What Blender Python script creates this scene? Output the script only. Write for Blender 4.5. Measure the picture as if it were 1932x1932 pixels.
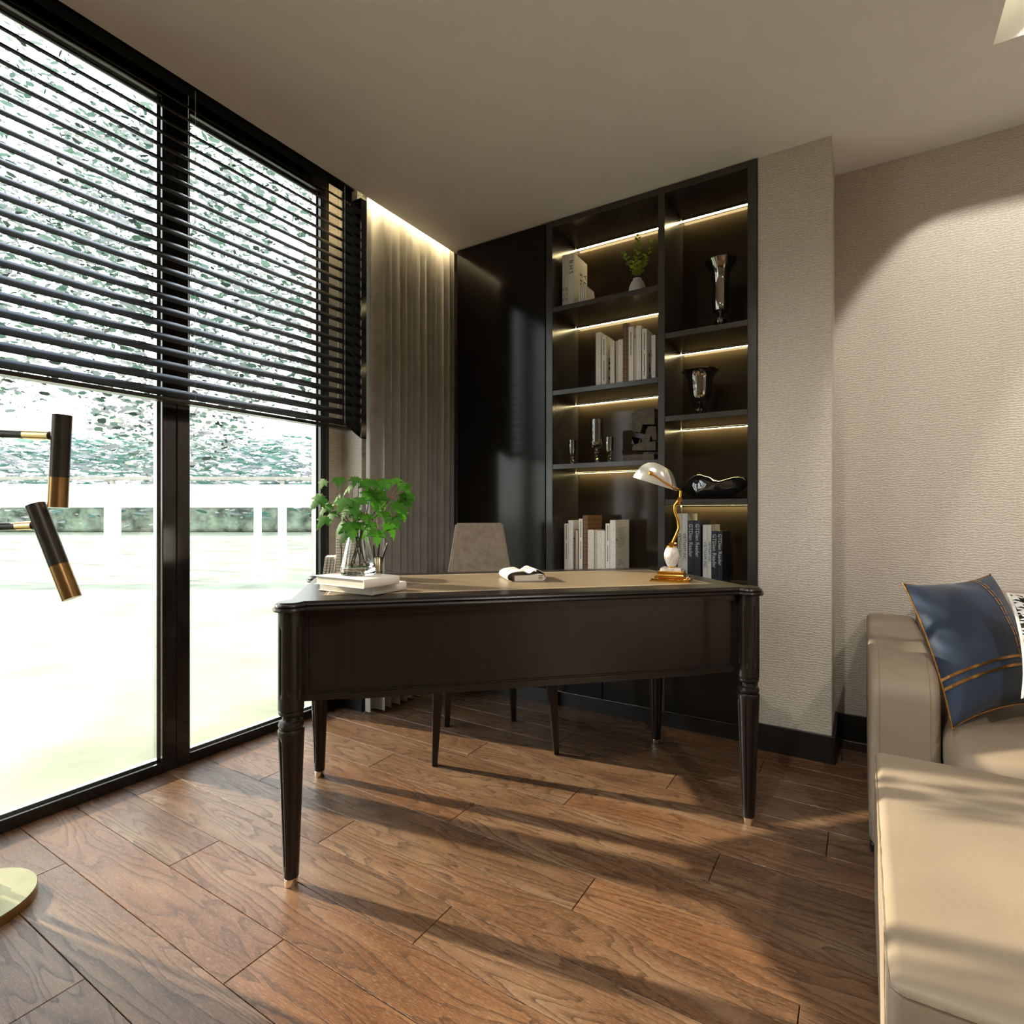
import bpy, bmesh, math, random
from mathutils import Vector, Matrix, noise
random.seed(7)
for o in list(bpy.data.objects): bpy.data.objects.remove(o)
scn = bpy.context.scene
col = scn.collection

# ------------------------------------------------------------------ camera
FPX, CAMH = 1059.0, 1.04
YAW = math.atan(658/FPX)
cam = bpy.data.cameras.new('camera'); cam.sensor_width = 36; cam.sensor_fit = 'HORIZONTAL'
cam.lens = FPX/1932*36; cam.clip_start = 0.02; cam.clip_end = 400
camo = bpy.data.objects.new('camera', cam); col.objects.link(camo)
camo.location = (0, 0, CAMH); camo.rotation_euler = (math.pi/2, 0, YAW)
scn.camera = camo

# ------------------------------------------------------------------ sky, sun, exposure
SUN_AZ, SUN_EL = math.radians(10.8), math.radians(21.0)
world = bpy.data.worlds.new('sky'); scn.world = world; world.use_nodes = True
wn = world.node_tree; wn.nodes.clear()
w_out = wn.nodes.new('ShaderNodeOutputWorld'); w_bg = wn.nodes.new('ShaderNodeBackground')
w_geo = wn.nodes.new('ShaderNodeTexCoord'); w_sep = wn.nodes.new('ShaderNodeSeparateXYZ')
w_rmp = wn.nodes.new('ShaderNodeValToRGB')
wn.links.new(w_geo.outputs['Generated'], w_sep.inputs[0]); wn.links.new(w_sep.outputs['Z'], w_rmp.inputs[0])
e = w_rmp.color_ramp.elements
e[0].position = 0.0; e[0].color = (1.0, 0.98, 0.94, 1)
e[1].position = 1.0; e[1].color = (0.13, 0.21, 0.46, 1)
k = e.new(0.45); k.color = (0.90, 0.93, 0.98, 1)
k = e.new(0.80); k.color = (0.52, 0.58, 0.68, 1)
wn.links.new(w_rmp.outputs[0], w_bg.inputs[0]); w_bg.inputs[1].default_value = 5.0
wn.links.new(w_bg.outputs[0], w_out.inputs[0])
sun = bpy.data.lights.new('sun', 'SUN'); sun.energy = 10.5; sun.angle = math.radians(.9); sun.color = (1.0, 0.86, 0.66)
suno = bpy.data.objects.new('sun', sun); col.objects.link(suno)
sdir = Vector((math.cos(SUN_AZ)*math.cos(SUN_EL), math.sin(SUN_AZ)*math.cos(SUN_EL), -math.sin(SUN_EL)))
suno.rotation_euler = sdir.to_track_quat('-Z', 'Y').to_euler(); suno.location = (-8, -1, 5)
vs = scn.view_settings
vs.view_transform = 'Standard'; vs.look = 'None'; vs.gamma = 1.0; vs.use_curve_mapping = False; vs.exposure = 0.22

# ------------------------------------------------------------------ pixel helpers (photo 1932 x 1932)
CF = Vector((-math.sin(YAW), math.cos(YAW), 0)); CR = Vector((math.cos(YAW), math.sin(YAW), 0)); CP = Vector((0, 0, CAMH))
def ray(px, py): return CF + CR*((px-966)/FPX) + Vector((0, 0, (966-py)/FPX))
def atz(px, py, z): d = ray(px, py); return CP + d*((z-CAMH)/d.z)
def aty(px, py, y): d = ray(px, py); return CP + d*(y/d.y)
def atx(px, py, x): d = ray(px, py); return CP + d*(x/d.x)
def atpl(px, py, p, n): d = ray(px, py); return CP + d*((Vector(p)-CP).dot(n)/d.dot(n))

# ------------------------------------------------------------------ materials
MATS = {}
class N:
    def __init__(s, name):
        s.m = bpy.data.materials.new(name); s.m.use_nodes = True; s.t = s.m.node_tree; s.t.nodes.clear()
        s.out = s.t.nodes.new('ShaderNodeOutputMaterial'); MATS[name] = s.m
    def n(s, typ, **kw):
        nd = s.t.nodes.new('ShaderNode'+typ)
        for k_, v_ in kw.items(): setattr(nd, k_, v_)
        return nd
    def l(s, a, b): s.t.links.new(a, b)
    def inp(s, sock, v):
        if isinstance(v, bpy.types.NodeSocket): s.l(v, sock)
        else: sock.default_value = v
    def math(s, op, a, b=0.0, c=0.0):
        nd = s.n('Math', operation=op); s.inp(nd.inputs[0], a); s.inp(nd.inputs[1], b); s.inp(nd.inputs[2], c); return nd.outputs[0]
    def coord(s, which='Object', scale=(1, 1, 1), loc=(0, 0, 0)):
        tc = s.n('TexCoord'); mp = s.n('Mapping'); s.l(tc.outputs[which], mp.inputs[0])
        mp.inputs['Scale'].default_value = scale; mp.inputs['Location'].default_value = loc; return mp.outputs[0]
    def noise(s, vec, scale=5, detail=3, rough=.5, dist=0):
        nd = s.n('TexNoise'); s.l(vec, nd.inputs['Vector']); nd.inputs['Scale'].default_value = scale
        nd.inputs['Detail'].default_value = detail; nd.inputs['Roughness'].default_value = rough; nd.inputs['Distortion'].default_value = dist
        return nd.outputs['Fac']
    def ramp(s, fac, stops, interp='LINEAR'):
        nd = s.n('ValToRGB'); s.l(fac, nd.inputs[0]); cr = nd.color_ramp; cr.interpolation = interp
        while len(cr.elements) < len(stops): cr.elements.new(.5)
        for el, (p, c) in zip(cr.elements, stops): el.position = p; el.color = (*c, 1) if len(c) == 3 else c
        return nd.outputs[0]
    def mix(s, fac, a, b, blend='MIX'):
        nd = s.n('Mix', data_type='RGBA', blend_type=blend); s.inp(nd.inputs[0], fac)
        for sk, v in ((nd.inputs[6], a), (nd.inputs[7], b)):
            s.inp(sk, v if isinstance(v, bpy.types.NodeSocket) else (*v, 1))
        return nd.outputs[2]
    def schlick(s, f0):
        g = s.n('NewGeometry'); d = s.n('VectorMath', operation='DOT_PRODUCT'); s.l(g.outputs['Normal'], d.inputs[0]); s.l(g.outputs['Incoming'], d.inputs[1])
        c = s.math('SUBTRACT', 1.0, s.math('ABSOLUTE', d.outputs['Value'])); return s.math('ADD', s.math('MULTIPLY', s.math('POWER', c, 5.0), 1-f0), f0)
    def bump(s, h, strength=.3, dist=.01):
        nd = s.n('Bump'); s.l(h, nd.inputs['Height']); nd.inputs['Strength'].default_value = strength; nd.inputs['Distance'].default_value = dist
        return nd.outputs[0]
    def bsdf(s, color=(.5, .5, .5), rough=.5, metal=0, spec=.5, bump=None, **kw):
        b = s.n('BsdfPrincipled')
        s.inp(b.inputs['Base Color'], color if isinstance(color, bpy.types.NodeSocket) else (*color, 1))
        s.inp(b.inputs['Roughness'], rough); s.inp(b.inputs['Metallic'], metal); s.inp(b.inputs['Specular IOR Level'], spec)
        if bump is not None: s.l(bump, b.inputs['Normal'])
        for k_, v_ in kw.items(): s.inp(b.inputs[k_.replace('_', ' ')], v_)
        s.l(b.outputs[0], s.out.inputs[0]); return b
def simple(name, color, rough=.5, metal=0, spec=.5, nscale=0, namt=.15, bscale=0, bstr=.1, bdist=.002, **kw):
    m = N(name); c = color; b = None
    if nscale:
        f = m.noise(m.coord(), nscale, 4)
        c = m.ramp(f, [(.3, tuple(x*(1-namt) for x in color)), (.7, tuple(min(1, x*(1+namt)) for x in color))])
    if bscale: b = m.bump(m.noise(m.coord(), bscale, 3), bstr, bdist)
    m.bsdf(c, rough, metal, spec, b, **kw); return m.m
def emis(name, color, strength):
    m = N(name); e_ = m.n('Emission'); e_.inputs[0].default_value = (*color, 1); e_.inputs[1].default_value = strength
    m.l(e_.outputs[0], m.out.inputs[0]); return m.m

# oak planks, one object each: the pattern is shifted by the object's random value
m = N('plank_wood')
oi = m.n('ObjectInfo'); rnd = oi.outputs['Random']
tc = m.n('TexCoord'); ofs = m.n('CombineXYZ'); m.l(m.math('MULTIPLY', rnd, 37.0), ofs.inputs[0]); m.l(m.math('MULTIPLY', rnd, 91.0), ofs.inputs[1])
va = m.n('VectorMath', operation='ADD'); m.l(tc.outputs['Object'], va.inputs[0]); m.l(ofs.outputs[0], va.inputs[1])
def mp(vec, sc):
    q = m.n('Mapping'); m.l(vec, q.inputs[0]); q.inputs['Scale'].default_value = sc; return q.outputs[0]
field = m.noise(mp(va.outputs[0], (1.25, 7.5, 1)), 1.0, 2, .5, .25)
sy = m.n('SeparateXYZ'); m.l(va.outputs[0], sy.inputs[0])
wob = m.noise(mp(va.outputs[0], (9, 70, 1)), 1.0, 3, .6)
rings = m.math('ADD', m.math('ADD', m.math('MULTIPLY', field, 95.0), m.math('MULTIPLY', sy.outputs[1], 60.0)), m.math('MULTIPLY', wob, 4.5))
saw = m.math('FRACT', m.math('MULTIPLY', rings, .16))
line = m.math('POWER', saw, 3.0)
fine = m.noise(mp(va.outputs[0], (9, 330, 1)), 1.0, 4, .75)
pore = m.noise(mp(va.outputs[0], (55, 800, 1)), 1.0, 2, .6)
broad = m.noise(mp(va.outputs[0], (1.6, 8.0, 1)), 1.0, 3, .55)
base = m.ramp(broad, [(.28, (.118, .052, .023)), (.50, (.19, .098, .050)), (.72, (.295, .19, .112))])
base = m.mix(m.math('MULTIPLY', line, .86), base, (.042, .021, .011))
streak = m.ramp(fine, [(.40, (0, 0, 0)), (.62, (1, 1, 1))])
base = m.mix(m.math('MULTIPLY', streak, .42), base, (.075, .040, .022))
base = m.mix(m.math('MULTIPLY', m.ramp(pore, [(.52, (0, 0, 0)), (.64, (1, 1, 1))]), .35), base, (.42, .29, .19))
tint = m.ramp(rnd, [(0, (.80, .80, .80)), (.5, (1, 1, 1)), (1, (1.08, .93, .80))])
base = m.mix(1.0, base, tint, 'MULTIPLY')
hgt = m.math('ADD', m.math('MULTIPLY', line, -.6), m.math('MULTIPLY', m.math('ADD', fine, pore), -.7))
m.bsdf(base, m.math('ADD', m.math('MULTIPLY', line, .15), .22), 0, .42, m.bump(hgt, .5, .0014))
simple('subfloor', (.03, .018, .01), .8, nscale=30)

# woven wallpaper
def wallpaper(name, c0, c1):
    m = N(name); v = m.coord('Object')
    wv = m.n('TexWave', bands_direction='Z', wave_type='BANDS'); m.l(v, wv.inputs[0]); wv.inputs['Scale'].default_value = 30
    wv.inputs['Distortion'].default_value = 7.5; wv.inputs['Detail'].default_value = 2; wv.inputs['Detail Scale'].default_value = 1.2
    nz = m.noise(m.coord('Object', (1, 1, 1.6)), 105, 3, .6)
    vn = m.noise(m.coord('Object', (380, 380, 6)), 1.0, 2)
    h = m.math('ADD', m.math('MULTIPLY', wv.outputs['Fac'], .36), m.math('ADD', m.math('MULTIPLY', nz, 1.15), m.math('MULTIPLY', vn, .35)))
    cf = m.ramp(m.math('MULTIPLY', h, .55), [(.32, c0), (.72, c1)])
    m.bsdf(cf, .8, 0, .25, m.bump(h, .55, .004)); return m.m
wallpaper('wallpaper', (.435, .395, .34), (.65, .605, .54))
simple('ceiling_paint', (.80, .80, .79), .85, spec=.2, nscale=8, namt=.02)
simple('plain_wall', (.52, .47, .40), .85, spec=.2, nscale=6, namt=.03)
simple('black_lacquer', (.012, .0105, .009), .12, spec=.2, nscale=3, namt=.2, bscale=2.2, bstr=.02, bdist=.002)
simple('back_lacquer', (.030, .023, .015), .08, spec=.2, nscale=3, namt=.15)
simple('black_edge', (.040, .0375, .034), .22, spec=.5, nscale=6, namt=.15)
simple('frame_black', (.012, .010, .008), .12, spec=.5, nscale=5, namt=.2)
simple('matte_black', (.006, .0055, .005), 1.0, spec=0.0, nscale=5)
simple('baseboard_black', (.008, .007, .006), .35, nscale=5)
simple('slat_black', (.016, .014, .012), .20, spec=.6, nscale=9, namt=.2)
simple('cord', (.25, .24, .22), .7, nscale=40)
m = N('desk_lacquer'); g = m.noise(m.coord('Object', (60, 60, 3)), 1.0, 4, .6)
m.bsdf(m.ramp(g, [(.3, (.011, .0085, .007)), (.75, (.017, .013, .010))]), .30, 0, .32)
m = N('desk_leather'); g = m.noise(m.coord('Object'), 420, 3)
m.bsdf(m.ramp(m.noise(m.coord('Object'), 6, 3), [(.3, (.20, .145, .088)), (.7, (.24, .175, .108))]), .36, 0, .45, m.bump(g, .1, .001))
simple('cream_line', (.72, .62, .48), .4, nscale=30, namt=.05)
m = N('curtain_cloth'); g = m.noise(m.coord('Object', (1, 1, .25)), 500, 3, .6); g2 = m.noise(m.coord('Object'), 12, 3)
m.bsdf(m.ramp(g2, [(.3, (.36, .345, .315)), (.7, (.44, .42, .39))]), .85, 0, .2, m.bump(g, .3, .002), Sheen_Weight=.25)
m = N('sofa_leather'); g = m.noise(m.coord('Object'), 260, 3); g2 = m.noise(m.coord('Object'), 3.5, 4, .6)
m.bsdf(m.ramp(g2, [(.3, (.265, .208, .152)), (.7, (.32, .258, .195))]), .48, 0, .4, m.bump(m.math('ADD', m.math('MULTIPLY', g, .25), g2), .12, .01))
m = N('chair_velvet'); g = m.noise(m.coord('Object'), 35, 5, .65); g2 = m.noise(m.coord('Object'), 400, 2)
m.bsdf(m.ramp(g, [(.3, (.24, .195, .15)), (.7, (.36, .30, .245))]), .8, 0, .2, m.bump(g2, .2, .002), Sheen_Weight=.4)
simple('dark_wood', (.013, .010, .008), .25, nscale=10)
simple('seam_thread', (.24, .19, .135), .7, nscale=90)
# metals
simple('gold', (.80, .42, .075), .13, 1, nscale=8, namt=.08)
simple('champagne', (.27, .245, .135), .42, 1, nscale=18, namt=.1)
simple('champagne_side', (.46, .30, .13), .35, 1, nscale=18, namt=.12)
simple('bronze', (.34, .20, .085), .30, 1, nscale=14, namt=.12)
simple('gunmetal', (.045, .038, .033), .36, .7, nscale=16, namt=.15)
simple('arm_gold', (.70, .48, .24), .20, 1, nscale=10, namt=.06)
simple('chrome', (.75, .68, .60), .12, 1, nscale=8, namt=.05)
simple('shade_silver', (.80, .79, .73), .16, .62, nscale=6, namt=.05)
simple('steel', (.55, .56, .57), .25, 1, nscale=10, namt=.05)
simple('silver_black', (.30, .28, .26), .05, 1, nscale=4, namt=.1)
simple('black_glass', (.010, .009, .008), .02, 0, .9, nscale=4, namt=.1, Coat_Weight=1.0, Coat_Roughness=.02)
m = N('marble'); g = m.noise(m.coord(), 14, 6, .65, 1.2)
m.bsdf(m.ramp(g, [(.35, (.52, .48, .44)), (.55, (.78, .75, .70)), (.8, (.84, .82, .78))]), .25)
simple('ceramic', (.55, .52, .50), .45, nscale=20, namt=.05)
simple('stone_bronze', (.050, .034, .017), .5, .3, nscale=28, namt=.55, bscale=40, bstr=.25)
# fabrics of the cushions
m = N('navy_velvet'); g = m.noise(m.coord('Object'), 9, 5, .65); g2 = m.noise(m.coord('Object', (1, 5, 1)), 260, 2)
m.bsdf(m.mix(.35, m.ramp(g, [(.3, (.008, .016, .038)), (.7, (.022, .040, .080))]), m.ramp(g2, [(.3, (.010, .02, .045)), (.7, (.03, .05, .095))])), .62, 0, .3, m.bump(g2, .15, .002), Sheen_Weight=.12)
m = N('houndstooth')
v = m.coord('Object', (85, 85, 85)); sp = m.n('SeparateXYZ'); m.l(v, sp.inputs[0]); U_, V_ = sp.outputs[0], sp.outputs[1]
cx = m.math('LESS_THAN', m.math('FLOORED_MODULO', U_, 2.0), 1.0); cy = m.math('LESS_THAN', m.math('FLOORED_MODULO', V_, 2.0), 1.0)
st = m.math('LESS_THAN', m.math('FRACT', m.math('MULTIPLY', m.math('ADD', U_, V_), 1.0)), .5)
both = m.math('MULTIPLY', cx, cy); any_ = m.math('MAXIMUM', cx, cy)
blk = m.math('MAXIMUM', both, m.math('MULTIPLY', m.math('SUBTRACT', any_, both), st))
m.bsdf(m.mix(blk, (.72, .70, .67), (.012, .012, .012)), .8, 0, .2, m.bump(m.noise(m.coord('Object'), 500, 2), .2, .002))
simple('white_cord', (.72, .70, .66), .7, nscale=60)
simple('trim_gold', (.50, .255, .075), .22, 1, nscale=60, namt=.35)
# glass
m = N('window_glass'); tr = m.n('BsdfTransparent'); tr.inputs[0].default_value = (.96, .98, .965, 1); gl = m.n('BsdfGlossy'); gl.inputs['Roughness'].default_value = .01
mx = m.n('MixShader'); m.l(m.schlick(.045), mx.inputs[0]); m.l(tr.outputs[0], mx.inputs[1]); m.l(gl.outputs[0], mx.inputs[2]); m.l(mx.outputs[0], m.out.inputs[0])
m = N('glass_edge'); m.bsdf((.25, .36, .34), .12, 0, .6)
m = N('vase_glass'); m.bsdf((.97, .985, .975), .0, 0, .5, Transmission_Weight=1.0, IOR=1.46)
m = N('smoked_glass'); tr = m.n('BsdfTransparent'); tr.inputs[0].default_value = (.62, .60, .55, 1); gl = m.n('BsdfGlossy'); gl.inputs['Roughness'].default_value = .04
mx = m.n('MixShader'); m.l(m.schlick(.24), mx.inputs[0]); m.l(tr.outputs[0], mx.inputs[1]); m.l(gl.outputs[0], mx.inputs[2]); m.l(mx.outputs[0], m.out.inputs[0])
m = N('water'); m.bsdf((.96, .98, .97), .0, 0, .5, Transmission_Weight=1.0, IOR=1.33)
# plants
def leafmat(name, stops, trans):
    m = N(name); g = m.n('NewGeometry'); c = m.ramp(g.outputs['Random Per Island'], stops)
    b = m.n('BsdfPrincipled'); m.l(c, b.inputs['Base Color']); b.inputs['Roughness'].default_value = .6; b.inputs['Specular IOR Level'].default_value = .25
    t_ = m.n('BsdfTranslucent'); m.l(c, t_.inputs[0]); mx = m.n('MixShader'); mx.inputs[0].default_value = trans
    m.l(b.outputs[0], mx.inputs[1]); m.l(t_.outputs[0], mx.inputs[2]); m.l(mx.outputs[0], m.out.inputs[0])
leafmat('maple_leaf', [(0, (.022, .095, .006)), (.5, (.045, .17, .012)), (1, (.085, .26, .022))], .40)
leafmat('eucalyptus_leaf', [(0, (.10, .22, .03)), (1, (.42, .50, .06))], .4)
simple('twig', (.05, .035, .02), .7, nscale=30)
simple('petiole_red', (.36, .12, .05), .5, nscale=30)
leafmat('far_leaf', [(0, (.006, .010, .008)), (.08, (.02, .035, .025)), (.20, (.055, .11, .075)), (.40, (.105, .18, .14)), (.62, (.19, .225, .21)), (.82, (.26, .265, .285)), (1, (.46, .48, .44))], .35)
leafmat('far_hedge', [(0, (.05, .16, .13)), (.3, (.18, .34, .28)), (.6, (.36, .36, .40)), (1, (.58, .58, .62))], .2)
simple('bark', (.30, .28, .25), .9, nscale=12)
simple('grass', (.29, .315, .215), .9, nscale=1.3, namt=.32)
simple('hedge_mass', (.16, .20, .15), .9, nscale=1.8, namt=.75)
simple('white_paint', (.80, .80, .78), .5, nscale=3, namt=.03)
# paper and books
def paper(name, color, motif=None):
    m = N(name); c = m.ramp(m.noise(m.coord('Object'), 25, 3), [(.3, tuple(x*.93 for x in color)), (.7, color)])
    if motif == 'sketch':
        f = m.noise(m.coord('Object', (1, 1, 1)), 16, 1, .5, 1.5)
        ln = m.math('LESS_THAN', m.math('ABSOLUTE', m.math('SUBTRACT', f, .5)), .007)
        c = m.mix(m.math('MULTIPLY', ln, .55), c, (.12, .11, .10))
    if motif == 'ornament':
        f = m.noise(m.coord('Object'), 170, 2, .6)
        c = m.mix(m.math('MULTIPLY', m.math('GREATER_THAN', f, .60), .6), c, (.25, .19, .14))
    m.bsdf(c, .55, 0, .35); return m.m
paper('book_white', (.74, .71, .67)); paper('book_sketch', (.74, .71, .66), 'sketch'); paper('book_ornament', (.72, .68, .62), 'ornament')
paper('book_beige', (.50, .44, .34)); paper('book_grey', (.45, .46, .44)); paper('pages', (.70, .64, .54))
simple('book_navy', (.012, .013, .022), .4, nscale=30); simple('book_red_edge', (.10, .02, .015), .5, nscale=30)
m = N('book_plaid'); v = m.coord('Object'); sp = m.n('SeparateXYZ'); m.l(v, sp.inputs[0])
def stripe(sock, fq, ph, w): return m.math('LESS_THAN', m.math('ABSOLUTE', m.math('SUBTRACT', m.math('FRACT', m.math('ADD', m.math('MULTIPLY', sock, fq), ph)), .5)), w)
c = m.ramp(m.noise(m.coord('Object', (1, 1, 12)), 20, 2), [(.3, (.14, .062, .022)), (.7, (.23, .11, .045))])
c = m.mix(m.math('MULTIPLY', stripe(sp.outputs[2], 42, 0, .07), .8), c, (.02, .014, .010))
c = m.mix(m.math('MULTIPLY', stripe(sp.outputs[1], 45, .2, .09), .7), c, (.03, .02, .012))
c = m.mix(m.math('MULTIPLY', stripe(sp.outputs[0], 60, .1, .10), .8), c, (.015, .022, .012))
m.bsdf(c, .6)
simple('ink', (.012, .012, .012), .6, nscale=30); simple('ink_orange', (.75, .26, .03), .6, nscale=30); simple('ink_blue', (.008, .016, .03), .6, nscale=30)
simple('ink_grey', (.30, .29, .27), .6, nscale=30); simple('ink_pale', (.42, .42, .44), .6, nscale=30); simple('ink_sienna', (.42, .17, .08), .6, nscale=30)
emis('led_warm', (1.0, .80, .40), 30.0); emis('led_cove', (1.0, .80, .44), 220.0); emis('led_trough', (1.0, .86, .58), 7.0); emis('downlight_lens', (1.0, .9, .72), 12.0)

# ------------------------------------------------------------------ geometry helpers
class B:
    def __init__(s): s.bm = bmesh.new()
    def box(s, x0, x1, y0, y1, z0, z1, bev=0, seg=2, mtx=None):
        r = bmesh.ops.create_cube(s.bm, size=1); vs_ = r['verts']
        for v in vs_: v.co = Vector((x0+(v.co.x+.5)*(x1-x0), y0+(v.co.y+.5)*(y1-y0), z0+(v.co.z+.5)*(z1-z0)))
        if bev:
            ed = list({e_ for v in vs_ for e_ in v.link_edges})
            rr = bmesh.ops.bevel(s.bm, geom=ed, offset=bev, segments=seg, affect='EDGES', profile=.5)
            vs_ = rr['verts'] if rr['verts'] else vs_
            vs_ = list({v for f_ in rr['faces'] for v in f_.verts} | {v for v in vs_ if v.is_valid})
        if mtx is not None:
            for v in vs_: v.co = mtx @ v.co
        return s
    def prism(s, pts, z0, z1, axis='z', flip=False):
        def P(a, b, c):
            return {'z': (a, b, c), 'x': (c, a, b), 'y': (a, c, b)}[axis]
        lo = [s.bm.verts.new(P(a, b, z0)) for a, b in pts]; hi = [s.bm.verts.new(P(a, b, z1)) for a, b in pts]; n = len(pts)
        s.bm.faces.new(lo[::-1]); s.bm.faces.new(hi)
        for i in range(n): s.bm.faces.new((lo[i], lo[(i+1) % n], hi[(i+1) % n], hi[i]))
        return s
    def loops(s, rings, close=True, cap0=True, cap1=True):
        R = [[s.bm.verts.new(p) for p in r] for r in rings]; n = len(R[0])
        for a, b in zip(R, R[1:]):
            for i in range(n if close else n-1):
                j = (i+1) % n; s.bm.faces.new((a[i], a[j], b[j], b[i]))
        if cap0: s.bm.faces.new(R[0][::-1])
        if cap1: s.bm.faces.new(R[-1])
        return s
    def lathe(s, prof, seg=32, c=(0, 0, 0), caps=(True, True), fn=None):
        rings = []
        for r, z in prof:
            ring = []
            for i in range(seg):
                a = 2*math.pi*i/seg; rr = max(r, 1e-4)*(fn(a, z) if fn else 1)
                ring.append((c[0]+rr*math.cos(a), c[1]+rr*math.sin(a), c[2]+z))
            rings.append(ring)
        return s.loops(rings, True, caps[0], caps[1])
    def tube(s, pts, r, seg=8, closed=False, r1=None):
        pts = [Vector(p) for p in pts]; n = len(pts); rings = []; up = Vector((0, 0, 1))
        pn = None
        for i, p in enumerate(pts):
            if closed: t = pts[(i+1) % n]-pts[i-1]
            else: t = pts[min(i+1, n-1)]-pts[max(i-1, 0)]
            t.normalize()
            if pn is None: pn = t.cross(up if abs(t.z) < .95 else Vector((1, 0, 0))).normalized()
            else: pn = (pn - t*pn.dot(t)).normalized()
            b_ = t.cross(pn); rr = r if r1 is None else r+(r1-r)*i/(n-1)
            rings.append([p+pn*rr*math.cos(2*math.pi*k_/seg)+b_*rr*math.sin(2*math.pi*k_/seg) for k_ in range(seg)])
        if closed: rings.append(rings[0]); return s.loops(rings, True, False, False)
        return s.loops(rings)
    def cyl(s, p0, p1, r0, r1=None, seg=24): return s.tube([p0, p1], r0, seg, r1=r1 if r1 is not None else r0)
    def quad(s, a, b, c, d): s.bm.faces.new([s.bm.verts.new(p) for p in (a, b, c, d)]); return s
    def grid(s, fn, nu, nv, closeu=False):
        R = [[s.bm.verts.new(fn(i/nu, j/nv)) for i in range(nu+1)] for j in range(nv+1)]
        for j in range(nv):
            for i in range(nu): s.bm.faces.new((R[j][i], R[j][i+1], R[j+1][i+1], R[j+1][i]))
        return s
    def sphere(s, c, r, u=16, v=10):
        mt = Matrix.Translation(c) @ (Matrix.Diagonal((*r, 1)) if hasattr(r, '__len__') else Matrix.Scale(r, 4))
        bmesh.ops.create_uvsphere(s.bm, u_segments=u, v_segments=v, radius=1, matrix=mt); return s
    def mesh(s, name, mat, smooth=True, ang=35):
        bmesh.ops.remove_doubles(s.bm, verts=s.bm.verts, dist=1e-6)
        bmesh.ops.recalc_face_normals(s.bm, faces=s.bm.faces)
        me = bpy.data.meshes.new(name); s.bm.to_mesh(me); s.bm.free()
        if smooth:
            for p in me.polygons: p.use_smooth = True
            me.set_sharp_from_angle(angle=math.radians(ang))
        if mat: me.materials.append(MATS[mat])
        return me
    def build(s, name, mat, parent=None, smooth=True, ang=35):
        o = link(name, s.mesh(name, mat, smooth, ang), parent)
        if name in ('spine_print', 'cover_print', 'page_gaps', 'orange_print', 'ring_binding', 'wire', 'leaves', 'edge_trim'): o['kind'] = 'stuff'
        return o
def link(name, me, parent=None, loc=None, rotz=None):
    o = bpy.data.objects.new(name, me); col.objects.link(o)
    if parent: o.parent = parent
    if loc is not None: o.location = loc
    if rotz is not None: o.rotation_euler = (0, 0, rotz)
    return o
def thing(name, label, cat, loc=(0, 0, 0), rotz=0, group=None):
    o = bpy.data.objects.new(name, None); col.objects.link(o); o.location = loc; o.rotation_euler = (0, 0, rotz); o.empty_display_size = .05
    return tag(o, label, cat, group)
def tag(o, label, cat, group=None):
    o['label'] = label; o['category'] = cat
    if group: o['group'] = group
    return o
def struct(o, label=None, cat=None):
    o['kind'] = 'structure'
    if label: o['label'] = label
    if cat: o['category'] = cat
    return o
def rbox(x0, x1, y0, y1, z0, z1, r, seg=5, sub=0): return B().box(x0, x1, y0, y1, z0, z1, r, seg)
def text(body, size, mtx, mat, parent, name='lettering', extrude=.0004, align='LEFT', sx=1.0):
    cu = bpy.data.curves.new('t', 'FONT'); cu.body = body; cu.size = size; cu.extrude = extrude; cu.align_x = align; cu.resolution_u = 2
    ob = bpy.data.objects.new('t', cu); col.objects.link(ob); dg = bpy.context.evaluated_depsgraph_get(); dg.update()
    me = bpy.data.meshes.new_from_object(ob.evaluated_get(dg)); bpy.data.objects.remove(ob); bpy.data.curves.remove(cu)
    me.transform(Matrix.Diagonal((sx, 1, 1, 1))); me.transform(mtx); me.materials.clear(); me.materials.append(MATS[mat])
    return link(name, me, parent)

# ================================================================== STRUCTURE
H = 2.597; XW = -2.356; XC = -2.073; YB = 2.66; YR = 3.0; XR = 2.6; YF = -2.4
# floor of single planks
fl = B().box(-2.5, XR, YF, YR, -.06, -.012).build('floor', 'subfloor', smooth=False)
struct(fl, 'brown wood plank floor with dark open grain', 'floor')
PW, PL = .1535, 1.34
plank_cache = {}
def plank_mesh(L):
    key = round(L, 3)
    if key not in plank_cache:
        b = B(); g_ = .0011; ch = .0009
        lo = [(-L/2+g_, -PW/2+g_), (L/2-g_, -PW/2+g_), (L/2-g_, PW/2-g_), (-L/2+g_, PW/2-g_)]
        hi = [(x-math.copysign(ch, x), y-math.copysign(ch, y)) for x, y in lo]
        b.loops([[(x, y, -.012) for x, y in lo], [(x, y, -.0012) for x, y in lo], [(x, y, 0) for x, y in hi]])
        plank_cache[key] = b.mesh('plank', 'plank_wood', smooth=False)
    return plank_cache[key]
r0 = int(math.ceil((YF-.408)/PW))
for r in range(r0, 17):
    y0 = .408+PW*r
    if y0+PW > YR+.002: break
    j = -1.469-.532*r
    while j > -2.45: j -= PL
    x = j
    while x < XR:
        a, b_ = max(x, -2.45), min(x+PL, XR); x += PL
        if b_-a > .03: link('plank', plank_mesh(b_-a), fl, ((a+b_)/2, y0+PW/2, 0))
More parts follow.
